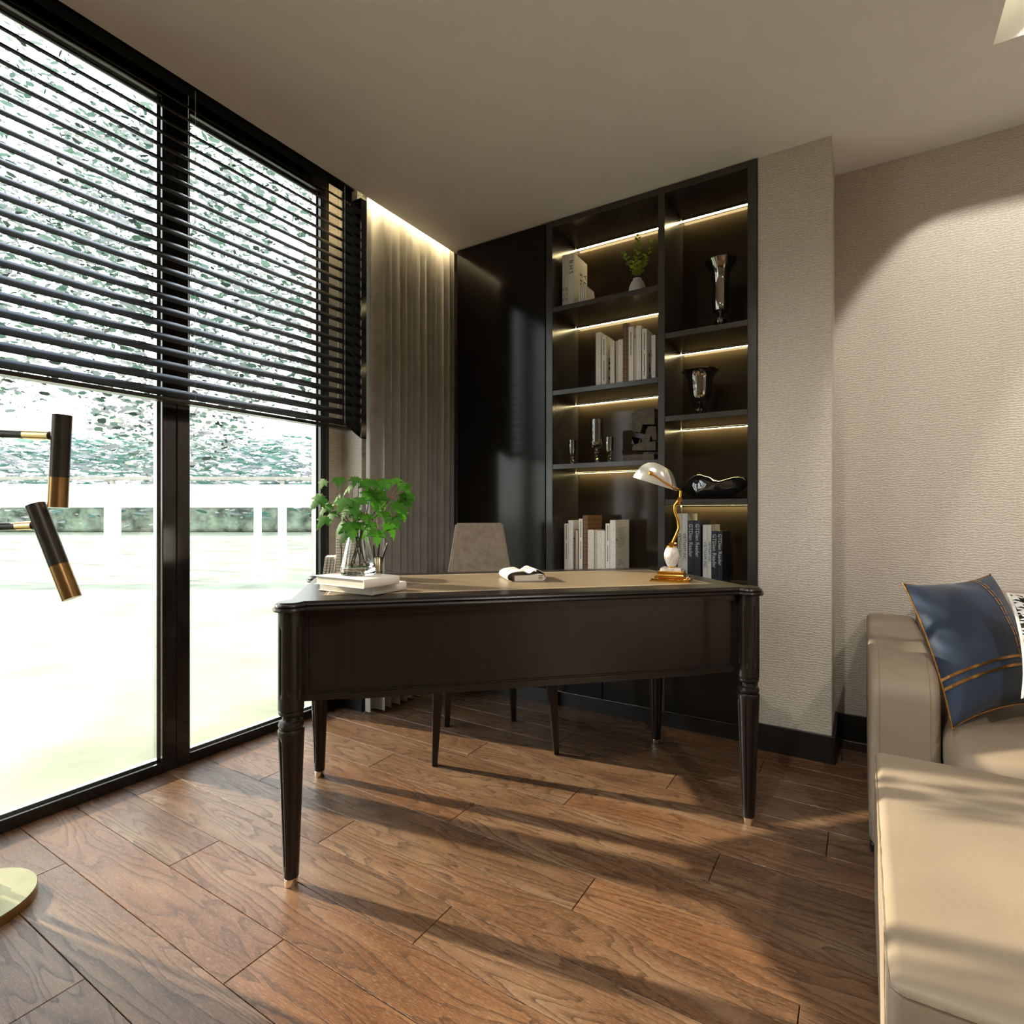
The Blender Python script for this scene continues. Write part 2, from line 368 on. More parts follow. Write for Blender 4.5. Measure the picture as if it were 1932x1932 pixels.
# ceiling with a light trough and a curtain recess
TX0, TX1, TY0, TY1 = .375, 1.75, 1.72, 2.436
ce = B()
ce.box(XC, TX0, YF, YR, H, H+.30); ce.box(TX1, XR, YF, YR, H, H+.30); ce.box(TX0, TX1, YF, TY0, H, H+.30); ce.box(TX0, TX1, TY1, YR, H, H+.30)
ce.box(TX0-.01, TX1+.01, TY0-.01, TY1+.01, H+.26, H+.30)
ce = ce.build('ceiling', 'ceiling_paint', smooth=False); struct(ce, 'warm grey painted ceiling with a recessed light trough', 'ceiling')
cb = B().box(-2.6, XC, YF, YR, H+.22, H+.30).build('trim_1', 'matte_black', smooth=False); struct(cb, 'black lining of the curtain recess above the blind', 'trim')
# walls
wb = B().box(-2.6, XR, YR, YR+.12, -.06, H+.3).build('wall_back', 'wallpaper', smooth=False); struct(wb, 'beige woven wallpaper wall behind the sofa', 'wall')
pr = B().box(-.385, -.102, YB+.008, YR, -.012, H).build('wall_pier', 'wallpaper', smooth=False); struct(pr, 'beige wallpapered pier beside the bookcase', 'wall')
struct(B().box(XR, XR+.12, YF, YR+.12, -.06, H+.3).build('wall_right', 'plain_wall', smooth=False), 'plain beige wall beyond the sofa', 'wall')
struct(B().box(-2.6, XR+.12, YF-.12, YF, -.06, H+.3).build('wall_front', 'plain_wall', smooth=False), 'plain beige wall facing the bookcase', 'wall')
wl = B(); wl.box(-2.5, XW-.004, YF, -1.65, -.06, H+.3); wl.box(-2.5, XW-.004, .06, .388, -.06, H+.3); wl.box(-2.5, XW-.004, -1.65, .06, 2.775, H+.3); wl.box(-2.5, XW-.012, 1.988, YR, -.06, H+.3); wl.box(XW-.02, -2.215, 2.076, YR, -.06, H+.3); wl.box(-2.5, -2.42, .388, 1.988, 2.775, H+.3)
wl = wl.build('wall_left', 'wallpaper', smooth=False); struct(wl, 'beige woven wall piers either side of the tall window', 'wall')
def bb(name, x0, x1, y0, y1, label, h=.105): struct(B().box(x0, x1, y0, y1, 0, h, .003, 1).build(name, 'baseboard_black', smooth=False), label, 'baseboard')
bb('baseboard_pier', -.388, -.096, YB-.004, YB+.0075, 'black baseboard along the front of the beige pier', .115)
bb('baseboard_return', -.1015, -.088, YB-.004, YR, 'black baseboard on the side of the beige pier', .115)
bb('baseboard_back', -.087, XR, YR-.014, YR, 'black baseboard under the wall behind the sofa', .115)
lb = B(); lb.box(XW-.012, XW+.012, 1.990, 2.064, 0, .105); lb.box(XW-.012, -2.203, 2.0635, 2.076, 0, .105); lb.box(-2.215, -2.203, 2.076, 2.64, 0, .105)
struct(lb.build('baseboard_left', 'baseboard_black', smooth=False), 'black baseboard at the foot of the window pier behind the desk', 'baseboard')
# windows
def window(name, y0, y1, label):
    w = bpy.data.objects.new(name, None); col.objects.link(w); w.location = (0, y0, 0); struct(w, label, 'window'); L = y1-y0; s = .054
    xa, xb = -2.425, XW
    B().box(xa, xb, 0, s, 0, 2.78, .003, 1).build('stile', 'frame_black', w, False); B().box(xa, xb, L-s, L, 0, 2.78, .003, 1).build('stile', 'frame_black', w, False)
    B().box(xa, xb, s, L-s, 0, .042, .003, 1).build('bottom_rail', 'frame_black', w, False); B().box(xa, xb, s, L-s, 2.69, 2.78, .003, 1).build('top_rail', 'frame_black', w, False)
    g_ = B().box(-2.402, -2.394, s-.01, L-s+.01, .03, 2.70).build('pane', 'window_glass', w, False)
    t_ = B()
    for ya, yb, za, zb in ((s, s+.008, .042, 2.69), (L-s-.008, L-s, .042, 2.69), (s, L-s, .042, .050), (s, L-s, 2.682, 2.69)): t_.box(-2.41, -2.386, ya, yb, za, zb)
    t_.build('glazing_bead', 'steel', w, False)
window('fill_window_3', -1.65, -.796, 'full-height black framed window pane behind the camera, added for daylight')  # unseen pane added to let more daylight into the room
window('fill_window_4', -.795, .059, 'full-height black framed window pane left of the floor lamp, added for daylight')  # also an unseen pane, added to raise the ambient light
window('window_1', .389, 1.2155, 'full-height black framed window pane beside the floor lamp')
window('window_2', 1.2165, 1.986, 'full-height black framed window pane nearest the curtain')

# ================================================================== OUTSIDE
struct(B().box(-90, -2.6, -60, 120, -.5, -.12).build('ground_lawn', 'grass', smooth=False), 'sunlit pale lawn outside the window', 'lawn')
def camw(px, w, z): p = CF*w + CR*((px-966)/FPX*w); return Vector((p.x, p.y, z))
fe = thing('garden_fence', 'white garden fence with a broad top board across the lawn', 'fence', camw(330, 10.2, -.12), math.atan2(CR.y, CR.x)+.02)
fx = lambda px: (px-330)/FPX*10.2
for i, (px, wd) in enumerate(((-420, .2), (-95, .2), (214, .24), (485, .10), (531, .12), (860, .2))): B().box(fx(px)-wd/2, fx(px)+wd/2, -.06, .06, 0, 1.25, .01, 1).build('post', 'white_paint', fe, False)
B().box(fx(-560), fx(1000), -.05, .05, 1.24, 1.66, .012, 1).build('board', 'white_paint', fe, False)
B().box(fx(-560), fx(1000), -.05, .05, 1.74, 1.80, .006, 1).build('rail', 'bark', fe, False)
for px in (-420, -95, 214, 531, 860): B().box(fx(px)-.03, fx(px)+.03, -.03, .03, 1.66, 1.745).build('post', 'bark', fe, False)
def foliage(name, mat, parent, center, rad, n, size, seed, flat=1.0):
    rg = random.Random(seed); vs_, fs = [], []
    for i in range(n):
        while True:
            p = Vector((rg.uniform(-1, 1), rg.uniform(-1, 1), rg.uniform(-1, 1)))
            if p.length < 1: break
        c = Vector((p.x*rad[0], p.y*rad[1], p.z*rad[2]))+Vector(center)
        cl = noise.noise(c*.55)
        if cl < -.12 and rg.random() < .75: continue
        s_ = size*rg.choice((.35, .5, .7, 1.0, 1.5)); a = rg.uniform(0, 6.28); t_ = rg.uniform(-.7, .7)
        ux = Vector((math.cos(a), math.sin(a), .3*t_))*s_*1.4; uy = Vector((-math.sin(a)*t_, math.cos(a)*t_, 1)).normalized()*s_*.6*flat
        b0 = len(vs_)
        for q in range(6):
            an = q*math.pi/3; rr = rg.uniform(.65, 1.1); vs_.append(c+ux*math.cos(an)*rr+uy*math.sin(an)*rr)
        fs.append(tuple(range(b0, b0+6)))
    me = bpy.data.meshes.new(name); me.from_pydata([tuple(v) for v in vs_], [], fs); me.materials.append(MATS[mat])
    o = link(name, me, parent); o['kind'] = 'stuff'; return o
def tree(px, w, cz, rad, n, size, seed, label, trunk=True):
    p = camw(px, w, -.12); t_ = thing('tree', label, 'tree', p, 0, 'trees beyond the fence')
    if trunk:
        b = B().tube([(0, 0, 0), (.15, .1, cz*.35), (-.1, 0, cz*.7), (.1, .1, cz*1.1)], .13, 10, r1=.03)
        rg = random.Random(seed)
        for i in range(7):
            a = rg.uniform(0, 6.28); z0 = cz*rg.uniform(.35, .9); b.tube([(0, 0, z0), (math.cos(a)*rad[0]*.35, math.sin(a)*rad[1]*.35, z0+rad[2]*.25), (math.cos(a)*rad[0]*.75, math.sin(a)*rad[1]*.75, z0+rad[2]*.4)], .035, 6, r1=.01)
        b.build('trunk', 'bark', t_)
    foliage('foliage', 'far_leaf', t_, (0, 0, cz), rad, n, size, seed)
TL = ['tall pale tree filling the window beside the floor lamp', 'tall pale tree seen behind the window mullion', 'tall pale tree nearest the curtain side of the window', 'far tree at the left edge of the window view', 'far small tree beyond the fence on the curtain side']
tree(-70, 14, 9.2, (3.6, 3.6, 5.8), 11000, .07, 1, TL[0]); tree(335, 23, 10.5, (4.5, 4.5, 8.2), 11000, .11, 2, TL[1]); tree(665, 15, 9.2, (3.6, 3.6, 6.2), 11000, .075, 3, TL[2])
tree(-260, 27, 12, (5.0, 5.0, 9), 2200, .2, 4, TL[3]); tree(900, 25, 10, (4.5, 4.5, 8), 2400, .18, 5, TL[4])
hd = thing('hedge', 'grey-green hedge running beyond the white fence', 'hedge', camw(330, 33, -.12), math.atan2(CR.y, CR.x))
B().box(-22, 20, -.8, .8, 0, 2.4, .3, 3).build('hedge_core', 'hedge_mass', hd)
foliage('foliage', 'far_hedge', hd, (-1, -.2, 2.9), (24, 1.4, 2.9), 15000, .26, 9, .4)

# ================================================================== BLIND AND CURTAIN
bl = thing('venetian_blind', 'black venetian blind half lowered over the tall windows', 'blind', (-2.15, .40, 0))
XS, LB = 0.0, 1.545
slat = B(); tl = math.radians(45); hw = .0255
prof = []
for i in range(5):
    t_ = -1+i/2; x = t_*hw; zc = .0022*(1-t_*t_); prof.append((x, zc))
pts = [(x, z+.0009) for x, z in prof]+[(x, z-.0009) for x, z in prof[::-1]]
pts = [(x*math.cos(tl)+z*math.sin(tl), -x*math.sin(tl)+z*math.cos(tl)) for x, z in pts]
slat.prism([(x, z) for x, z in pts], 0, LB, axis='y'); slat_me = slat.mesh('slat', 'slat_black', True, 50)
zb0 = 1.478; nsl = 23
for i in range(nsl): link('slat', slat_me, bl, (0, 0, zb0+i*.0494))
B().box(-.026, .026, 0, LB, zb0-.036, zb0-.022, .003, 1).build('bottom_rail', 'slat_black', bl, False)
B().box(-.03, .03, 0, LB, zb0+nsl*.0494+.01, H+.215, .003, 1).build('headrail', 'matte_black', bl, False)
for y in (.08, .765, 1.485):
    for x in (-.024, .024): B().tube([(x, y, zb0-.03), (x, y, H+.15)], .0009, 5).build('cord', 'cord', bl)
B().prism([(-.068, H+.2), (-.068, 1.49), (.062, 1.402), (.062, H-.012), (.0, H-.012), (.0, H+.2)], LB+.006, LB+.041, axis='y').build('side_channel', 'matte_black', bl, False)
B().box(.0625, .065, LB+.006, LB+.041, 1.405, H-.014).build('edge_strip', 'frame_black', bl, False)

cu = thing('curtain', 'taupe floor-length pleated curtain lit from above beside the black cabinet', 'curtain', (0, 0, 0))
def cur(s_, t_):
    # s_ along, t_ from floor to top
    yy = 2.062+s_*(2.735-2.062); z = .012+t_*(2.765-.012)
    ph = s_*12.6*2*math.pi; drift = .35*math.sin(s_*9+t_*1.3)+.25*math.sin(t_*2.2+s_*17)
    amp = .046*(1-.12*t_)*(.86+.14*math.sin(s_*23+1))
    w_ = math.sin(ph+drift); xx = -2.131+amp*(math.copysign(abs(w_)**1.15, w_))
    yy += .010*math.cos(ph+drift+.6)*(1-.4*t_)
    if s_ < .055: k_ = 1-s_/.055; xx = xx*(1-k_)+k_*(-2.17+.02*t_); yy -= .012*k_
    return (xx, yy, z)
cb_ = B().grid(cur, 260, 26); c_o = cb_.build('drape', 'curtain_cloth', cu, True, 80)
B().box(-2.15, -2.115, 2.05, 2.73, 2.767, 2.79).build('track', 'white_paint', cu, False)
ls = thing('cove_light', 'warm light strip tucked above the curtain behind the ceiling edge', 'light strip', (XC, 0, 0))
B().box(-.004, -.0005, 1.965, 2.655, H+.05, H+.062).build('led', 'led_cove', ls, False); B().box(-.006, -.0005, 1.965, 2.655, H+.062, H+.07).build('channel', 'steel', ls, False)

# ================================================================== CABINETS
dc = thing('tall_cabinet', 'glossy black full-height cabinet between curtain and bookcase', 'cabinet', (-2.04, YB, 0))
W1 = .601
B().box(0, W1, .022, .335, .085, H-.003).build('carcass', 'black_edge', dc, False)
B().box(.006, W1, .03, .3, 0, .085).build('plinth', 'baseboard_black', dc, False)
d_ = B().box(.003, W1-.004, 0, .021, .088, H-.006, .002, 1).build('door', 'black_lacquer', dc, False)
bc = thing('bookcase', 'tall black bookcase with two lit bays of shelves and base cupboards', 'bookcase', (-1.438, YB, 0))
ox = lambda x: x+1.438
BD = .335
for a, b_ in ((-1.438, -1.399), (-.827, -.795), (-.426, -.388)): B().box(ox(a), ox(b_), 0, BD, .0 if a < -1 or a > -.5 else .085, H-.003, .0012, 1).build('upright', 'black_edge', bc, False)
bays = [(-1.399, -.827, (2.133, 1.688, 1.294), .026), (-.795, -.426, (1.893, 1.497, 1.100), .026)]
BASE = .70
B().box(ox(-1.399), ox(-.426), BD-.012, BD-.001, BASE, H-.036).build('back_panel', 'back_lacquer', bc, False)
B().box(ox(-1.4), ox(-.425), .05, .3, 0, .085).build('plinth', 'baseboard_black', bc, False)
for x0, x1, tops, th in bays:
    B().box(ox(x0), ox(x1), 0, BD-.012, H-.034, H-.004, .0012, 1).build('top_rail', 'black_edge', bc, False)
    levels = [H-.034]+[t_-th for t_ in tops]
    for t_ in tops: B().box(ox(x0)+.0005, ox(x1)-.0005, .002, BD-.0125, t_-th, t_, .0012, 1).build('shelf', 'black_edge', bc, False)
    for zc in levels:
        B().box(ox(x0)+.003, ox(x1)-.003, BD-.044, BD-.0405, zc-.0068, zc-.0003).build('light_baffle', 'baseboard_black', bc, False)  # lip added to keep the strip's light off the shelf underside
        s_ = B().box(ox(x0)+.003, ox(x1)-.003, BD-.040, BD-.024, zc-.006, zc-.0005).build('light_strip', 'led_warm', bc, False)
    B().box(ox(x0)+.0005, ox(x1)-.0005, .0, BD-.0125, BASE-.028, BASE, .0012, 1).build('shelf', 'black_edge', bc, False)
    nd = 2 if x1-x0 > .5 else 1; dw = (x1-x0)/nd
    for i in range(nd):
        dd = B().box(ox(x0)+i*dw+.0015, ox(x0)+(i+1)*dw-.0015, .0, .02, .088, BASE-.03, .0015, 1).build('door', 'black_lacquer', bc, False)
        B().box(ox(x0)+i*dw+.004, ox(x0)+(i+1)*dw-.004, -.0012, 0, .0885, .0900).build('edge_trim', 'steel', dd, False)
SH1 = [BASE, 1.294, 1.688, 2.133]; SH2 = [BASE, 1.100, 1.497, 1.893]

# ================================================================== BOOKS
def book(label, x0, x1, y0, z0, zt, depth, mat, group, pages='pages', spine=None, lean=0.0, extra=None):
    """standing book, spine towards the room (-y)"""
    w = x1-x0; h = zt-z0
    t_ = thing('book', label, 'book', ((x0+x1)/2, y0, z0+.0004), 0, group)
    if lean: t_.rotation_euler = (0, lean, 0)
    cv = .0016
    c = B(); c.box(-w/2, w/2, 0, cv, 0, h, .0006, 1); c.box(-w/2, -w/2+cv, cv, depth, 0, h); c.box(w/2-cv, w/2, cv, depth, 0, h)
    c.build('cover', mat, t_, False)
    B().box(-w/2+cv, w/2-cv, cv, depth-.003, .003, h-.003).build('pages', pages, t_, False)
    if spine:
        for body, size, zc, ink in spine:
            mt = Matrix.Translation((-size*.32, -.0008, zc)) @ Matrix.Rotation(math.pi/2, 4, 'X') @ Matrix.Rotation(-math.pi/2, 4, 'Z')
            text(body, size, mt, ink, t_, 'spine_lettering')
    return t_
def gx(px, y): return aty(px, 900, y).x
ORD = ['first', 'second', 'third', 'fourth', 'fifth', 'sixth', 'seventh', 'eighth', 'ninth', 'tenth', 'eleventh']
yA = YB+.085
# second compartment of the wide bay
rowA = [(1124.0, 1133.5, 627.2, 'book_sketch', 'white book with sketched spine', None), (1135.2, 1143.5, 633, 'book_white', 'white book with black spine lines', 't'), (1151, 1159.2, 645, 'book_ornament', 'white book with speckled spine', None),
        (1162, 1166, 643, 'book_beige', 'thin beige book', None), (1166.2, 1175, 640.5, 'book_ornament', 'white book with ornamented spine', None), (1175.2, 1185.7, 610, 'book_plaid', 'tall brown plaid book', None),
        (1186, 1194.8, 616.4, 'book_white', 'tall white book with handwritten spine', 'h'), (1196, 1200, 637, 'book_beige', 'slim beige book', None), (1200.2, 1209.3, 614.4, 'book_sketch', 'tall white book with line-drawn spine', None),
        (1211.4, 1220, 621, 'book_white', 'white book with dark printed spine', 't'), (1228.8, 1236.6, 632.6, 'book_ornament', 'white book with patterned spine edge', None)]
for i, (a, b_, ty, mt, ds, tx) in enumerate(rowA):
    zt = aty((a+b_)/2, ty, yA).z; h_ = zt-SH1[2]
    t_ = book('%s, %s in the row on the second lit shelf' % (ds, ORD[i]), gx(a, yA), gx(b_, yA), yA, SH1[2], zt, .19 if i not in (2, 3, 7) else .16, mt, 'books on the second lit shelf')
    if tx == 't':   # unreadably small print in the photograph: thin dark lines down the spine
        w_ = gx(b_, yA)-gx(a, yA)
        lb_ = B()
        for z0, z1 in ((.62, .92), (.14, .52)):
            zz = h_*z0
            while zz < h_*z1: ln = random.uniform(.004, .009); lb_.box(-.0016, .0022, -.0009, -.0002, zz, zz+ln); zz += ln+.0018
        lb_.build('spine_print', 'ink', t_, False)
        dr = B(); rg = random.Random(i)
        for q in range(26):
            yy = rg.uniform(.03, .15); zz = rg.uniform(.01, h_*.65); dr.box(w_/2, w_/2+.0004, yy, yy+rg.uniform(.004, .02), zz, zz+rg.uniform(.004, .03))
        dr.build('cover_print', 'ink', t_, False)
    if tx == 'h':
        lb_ = B(); zz = h_*.5
        while zz < h_*.9: ln = random.uniform(.003, .007); lb_.box(-.0022, .0018, -.0009, -.0002, zz, zz+ln); zz += ln+.002
        lb_.build('spine_print', 'ink', t_, False)
# bottom compartment of the wide bay
yB = YB+.075
rowB = [(1064.8, 1071.8, 988, 'book_white', 'white book with printed spine', 't', .17), (1072, 1081, 981.7, 'book_sketch', 'tall white book with sketched spine', None, .2), (1085.6, 1091, 999, 'book_beige', 'short beige book with dark red cover', 'r', .15),
        (1092, 1099, 979, 'book_white', 'tall white book with handwritten spine', 'h', .19), (1099.2, 1109, 971.9, 'book_plaid', 'tallest brown plaid book', None, .19), (1109.2, 1120.8, 999.8, 'book_ornament', 'short white book with ornamented edge', None, .06),
        (1122, 1126, 1000, 'book_beige', 'thin short beige book', None, .1), (1126.2, 1141, 1001.8, 'book_ornament', 'thick short white book with ornamented spine', None, .1), (1142.5, 1150.5, 988, 'book_white', 'white book with bold printed spine', 't', .17),
        (1151, 1161.3, 981.5, 'book_sketch', 'large white book showing its printed back cover', 'c', .2)]
for i, (a, b_, ty, mt, ds, tx, dp) in enumerate(rowB):
    zt = aty((a+b_)/2, ty, yB).z; h_ = zt-BASE; w_ = gx(b_, yB)-gx(a, yB)
    t_ = book('%s, %s in the row behind the desk' % (ds, ORD[i]), gx(a, yB), gx(b_, yB), yB, BASE, zt, dp, 'book_red_edge' if tx == 'r' else mt, 'books on the bottom left shelf', 'book_beige' if tx == 'r' else 'pages')
    if tx == 'r': B().box(-w_/2+.002, w_/2-.002, -.0008, 0, .002, h_-.004).build('spine_band', 'book_beige', t_, False)
    if tx in ('t', 'h'):
        lb_ = B()
        for z0, z1 in ((.68, .96), (.3, .60)):
            zz = h_*z0
            while zz < h_*z1: ln = random.uniform(.004, .009); lb_.box(-.0016, .0022, -.0009, -.0002, zz, zz+ln); zz += ln+.0018
        lb_.build('spine_print', 'ink', t_, False)
    if tx == 'c':
        lb_ = B(); rg = random.Random(4)
        for q in range(13): lb_.box(w_/2, w_/2+.0005, .03, .03+rg.uniform(.09, .125), h_*.86-q*.0085, h_*.86-q*.0085+.0028)
        for q in range(4): lb_.box(w_/2, w_/2+.0005, .03, .03+rg.uniform(.04, .10), h_*.30-q*.0085, h_*.30-q*.0085+.0025)
        lb_.build('cover_print', 'ink_grey', t_, False)
# bottom compartment of the narrow bay
yC = YB+.06
rowC = [(1278.6, 1286.2, 969, 'book_grey', 'V', 'tall grey'), (1286.6, 1297, 969, 'book_grey', 'V', 'tall grey'), (1297.4, 1309, 982.4, 'book_navy', 'G', 'black'), (1309.4, 1322, 982.4, 'book_navy', 'G', 'black'),
        (1326, 1334.8, 990.6, 'book_grey', 'V', 'shorter grey'), (1335.2, 1342, 990.6, 'book_grey', 'V', 'shorter grey'), (1342.4, 1353, 1002.6, 'book_navy', 'G', 'shorter black'), (1353.4, 1363, 1002.6, 'book_navy', 'G', 'shorter black')]
for i, (a, b_, ty, mt, kd, ds) in enumerate(rowC):
    zt = aty((a+b_)/2, ty, yC).z; h_ = zt-BASE; w_ = gx(b_, yC)-gx(a, yC)
    sp_ = [('VIETNAM INC', min(.021, w_*.95), h_*.72, 'ink_blue')] if kd == 'V' else [('GTDien Reader', min(.0245, w_*1.0), h_*.95, 'ink_pale')]
    t_ = book('%s book with %s spine title, %s in the row behind the lamp' % (ds, 'blue' if kd == 'V' else 'silver', ORD[i]), gx(a, yC), gx(b_, yC), yC, BASE, zt, .19 if i in (1, 3, 5, 7) else .185, mt, 'books on the bottom right shelf', spine=sp_)
# top compartment of the wide bay
yD = YB+.07
for i, (a, b_, ty, ds) in enumerate(((1060.8, 1065.8, 481.4, 'slim white book at the left end of the top shelf'), (1066.2, 1071.4, 480.4, 'slim white book second on the top shelf'), (1071.8, 1083, 478.5, 'big white book with large letters on the top shelf'))):
    zt = aty((a+b_)/2, ty, yD).z; h_ = zt-SH1[3]; w_ = gx(b_, yD)-gx(a, yD)
    t_ = book(ds, gx(a, yD), gx(b_, yD), yD, SH1[3], zt, .17, 'book_white', 'books on the top shelf', spine=[('KK  TTI  AA', .014, h_*.40, 'ink')] if i < 2 else [('B H S', .032, h_*.88, 'ink')])
    if i == 2:
        mt = Matrix.Translation((w_/2+.0003, .072, h_*.74)) @ Matrix.Rotation(math.pi/2, 4, 'Z') @ Matrix.Rotation(math.pi/2, 4, 'X') @ Matrix.Rotation(-math.pi/2, 4, 'Z')
        text('S H I', .048, mt, 'ink', t_, 'cover_lettering')
        mt = Matrix.Translation((w_/2+.0003, .125, h_*.78)) @ Matrix.Rotation(math.pi/2, 4, 'Z') @ Matrix.Rotation(math.pi/2, 4, 'X') @ Matrix.Rotation(-math.pi/2, 4, 'Z')
        text('Y L', .048, mt, 'ink', t_, 'cover_lettering')
for i in range(4):
    a = 1093.5+i*3.6; y_ = YB+.035
    x0 = gx(a, y_); zt = aty(a, 536.5+i*.3, y_).z
    book('small white booklet, %s of four leaning against the lettered book' % ORD[i], x0, x0+.0085, y_, SH1[3]+.0012, zt, .11, 'book_white', 'small booklets on the top shelf', lean=-.09)

# ================================================================== SHELF OBJECTS
p_ = aty(1202.5, 540, YB+.11); pv = thing('potted_plant', 'small eucalyptus sprigs in a round grey vase on the top shelf', 'plant', (p_.x, YB+.11, SH1[3]+.0005))
B().lathe([(.001, 0), (.024, 0), (.036, .012), (.043, .032), (.041, .055), (.031, .078), (.021, .09), (.022, .096), (.0185, .096), (.017, .088), (.03, .07), (.001, .06)], 28).build('vase', 'ceramic', pv)
rg = random.Random(3)
for si, (dx, dy, hh) in enumerate(((-.075, -.01, .17), (.0, .005, .235), (.085, -.01, .185), (.035, .03, .12), (-.03, .03, .12), (.05, -.02, .1))):
    pts = [Vector((0, 0, .08)), Vector((dx*.3, dy*.3, .08+hh*.4)), Vector((dx*.75, dy*.8, .08+hh*.75)), Vector((dx, dy, .08+hh))]
    st_ = B().tube(pts, .0014, 5, r1=.0007).build('sprig', 'twig', pv)
    lf = B(); nl = int(hh*90)
    for i in range(nl):
        t_ = .25+.75*i/(nl-1); q = t_*3; k_ = min(int(q), 2); c = pts[k_].lerp(pts[k_+1], q-k_)
        a = i*2.4+si; r_ = .0125*(1.15-.55*t_); d = Vector((math.cos(a), math.sin(a), .5)).normalized(); up = d.cross(Vector((0, 0, 1))).normalized(); nn = d.cross(up)
        ce_ = c+d*r_*1.2
        lf.bm.faces.new([lf.bm.verts.new(ce_+d*r_*math.cos(w)*1.15+up*r_*math.sin(w)+nn*r_*.25*math.cos(2*w)) for w in [x*math.pi/4 for x in range(8)]])
    lf.build('leaves', 'eucalyptus_leaf', st_)

def goblet(label, px, shelf, y, hpx0, wide):
    p = aty(px, 860, y); zt = aty(px, hpx0, y).z; h = zt-shelf
    t_ = thing('candle_holder', label, 'candle holder', (p.x, y, shelf+.0005), 0, 'glass candle holders')
    s = h/.24 if wide else h/.15
    if wide:
        prof = [(.001, 0), (.021, 0), (.02, .006), (.014, .012), (.012, .024), (.026, .032), (.012, .038), (.009, .046), (.017, .056), (.018, .061), (.008, .070), (.010, .078), (.028, .086), (.041, .098), (.046, .115), (.044, .116), (.030, .098), (.001, .092)]
        B().lathe([(r*s*.95, z*s) for r, z in prof], 26).build('foot', 'smoked_glass', t_)
        B().lathe([(.036*s, .098*s), (.037*s, .24*s), (.035*s, .24*s), (.034*s, .10*s)], 26, caps=(False, False)).build('cup', 'smoked_glass', t_)
    else:
        prof = [(.001, 0), (.015, 0), (.014, .006), (.010, .014), (.017, .022), (.008, .03), (.006, .034), (.012, .042), (.006, .051), (.012, .058), (.022, .067), (.001, .064)]
        B().lathe([(r*s, z*s) for r, z in prof], 24).build('foot', 'smoked_glass', t_)
        B().lathe([(.020*s, .065*s), (.024*s, .08*s), (.0245*s, .15*s), (.023*s, .15*s), (.022*s, .08*s), (.001, .066*s)], 24, caps=(False, False)).build('cup', 'smoked_glass', t_)
goblet('small smoked glass candle holder at the left end of the shelf', 1079.5, SH1[1], YB+.085, 831, False)
goblet('largest smoked glass candle holder, the middle of three on the shelf', 1126, SH1[1], YB+.085, 792, True)
goblet('mid-sized smoked glass candle holder nearest the rough stone sculpture', 1149.5, SH1[1], YB+.085, 825, False)

# angular bronze sculpture
ys = YB+.10; sc0 = aty(1218, 860, ys)
scu = thing('sculpture', 'angular dark bronze head sculpture on a block at the shelf end', 'sculpture', (sc0.x, ys, SH1[1]+.0005))
def sp2(px, py): p = aty(px, py, ys); return (p.x-sc0.x, p.z-SH1[1])
def slab(name, pix, y0, y1):
    pts = [sp2(1160+a/16.1, 760+b/16.1) for a, b in pix]; b = B().prism(pts, y0, y1, axis='y')
    bmesh.ops.bevel(b.bm, geom=list(b.bm.edges), offset=.0015, segments=1, affect='EDGES'); return b.build(name, 'stone_bronze', scu, False)
b_ = B(); x0 = sp2(1181, 860)[0]; x1 = gx(1241, ys)-sc0.x-.003; b_.box(x0, x1, -.045, .06, 0, .034, .002, 1).build('plinth', 'stone_bronze', scu, False)
slab('base_block', [(600, 1460), (590, 1330), (650, 1290), (860, 1220), (1300, 1190), (1300, 1470), (600, 1470)], -.03, .05)
slab('jaw', [(520, 990), (560, 1080), (820, 1090), (830, 1235), (590, 1290), (540, 1260), (600, 1130), (540, 1040)], -.025, .04)
slab('head', [(570, 390), (760, 250), (1090, 170), (1270, 180), (1280, 690), (910, 680), (840, 940), (690, 900), (680, 700), (610, 530)], -.035, .045)
slab('nose', [(530, 850), (690, 740), (720, 900), (650, 915)], -.02, .02)
slab('neck', [(980, 830), (1110, 800), (1090, 720), (1290, 720), (1310, 1140), (1180, 1150), (1150, 980), (1100, 1060), (1090, 1220), (860, 1220), (840, 1100), (980, 1000)], -.02, .03)

# silver-black trumpet vases
def trumpet(label, pxc, shelf, ytop_px, tall):
    y = YB+.12; p = aty(pxc, 800, y); h = aty(pxc, ytop_px, y).z-shelf
    t_ = thing('trumpet_vase', label, 'vase', (p.x, y, shelf+.0005), 0, 'mirror black trumpet vases')
    if tall: pr_ = [(.034, .290), (.036, .330), (.037, .45), (.036, .62), (.039, .78), (.047, .86), (.062, .93), (.072, .975), (.0715, .985)]
    else: pr_ = [(.024, .30), (.040, .36), (.049, .46), (.054, .62), (.057, .80), (.066, .90), (.086, .975), (.0855, .985)]
    bz = pr_[0][1]
    body = [(.004, bz-.055), (pr_[0][0]*.55, bz-.03)]+[(r, z) for r, z in pr_]
    inner = [(r-.003, z) for r, z in pr_[::-1]]+[(.001, bz)]
    B().lathe([(r, z*h) for r, z in body+inner], 40, caps=(True, True)).build('bowl', 'silver_black', t_)
    ft = .155 if tall else .15
    B().lathe([(r, z*h) for r, z in [(.001, 0), (.030, 0), (.029, .012), (.014, .03), (.007, .045), (.009, .06), (.012, .065)]], 28).build('foot', 'silver_black', t_)
    tw = lambda a, z: 1+.07*math.sin(9*a+z/h*90)
    kn = [(.010, .062), (.020, .085), (.0265, .12), (.027, .15), (.021, .185), (.011, .205)]
    B().lathe([(r, z*h) for r, z in kn], 72, fn=tw).build('twisted_knop', 'silver_black', t_)
    B().lathe([(r, z*h) for r, z in [(.008, .20), (.014, .215), (.007, .228), (.011, .24), (.006, .25), (.01, bz-.03)]], 24).build('stem', 'silver_black', t_)
trumpet('tall slender mirror-black trumpet vase in the right bay', 1360, SH2[3], 491, True)
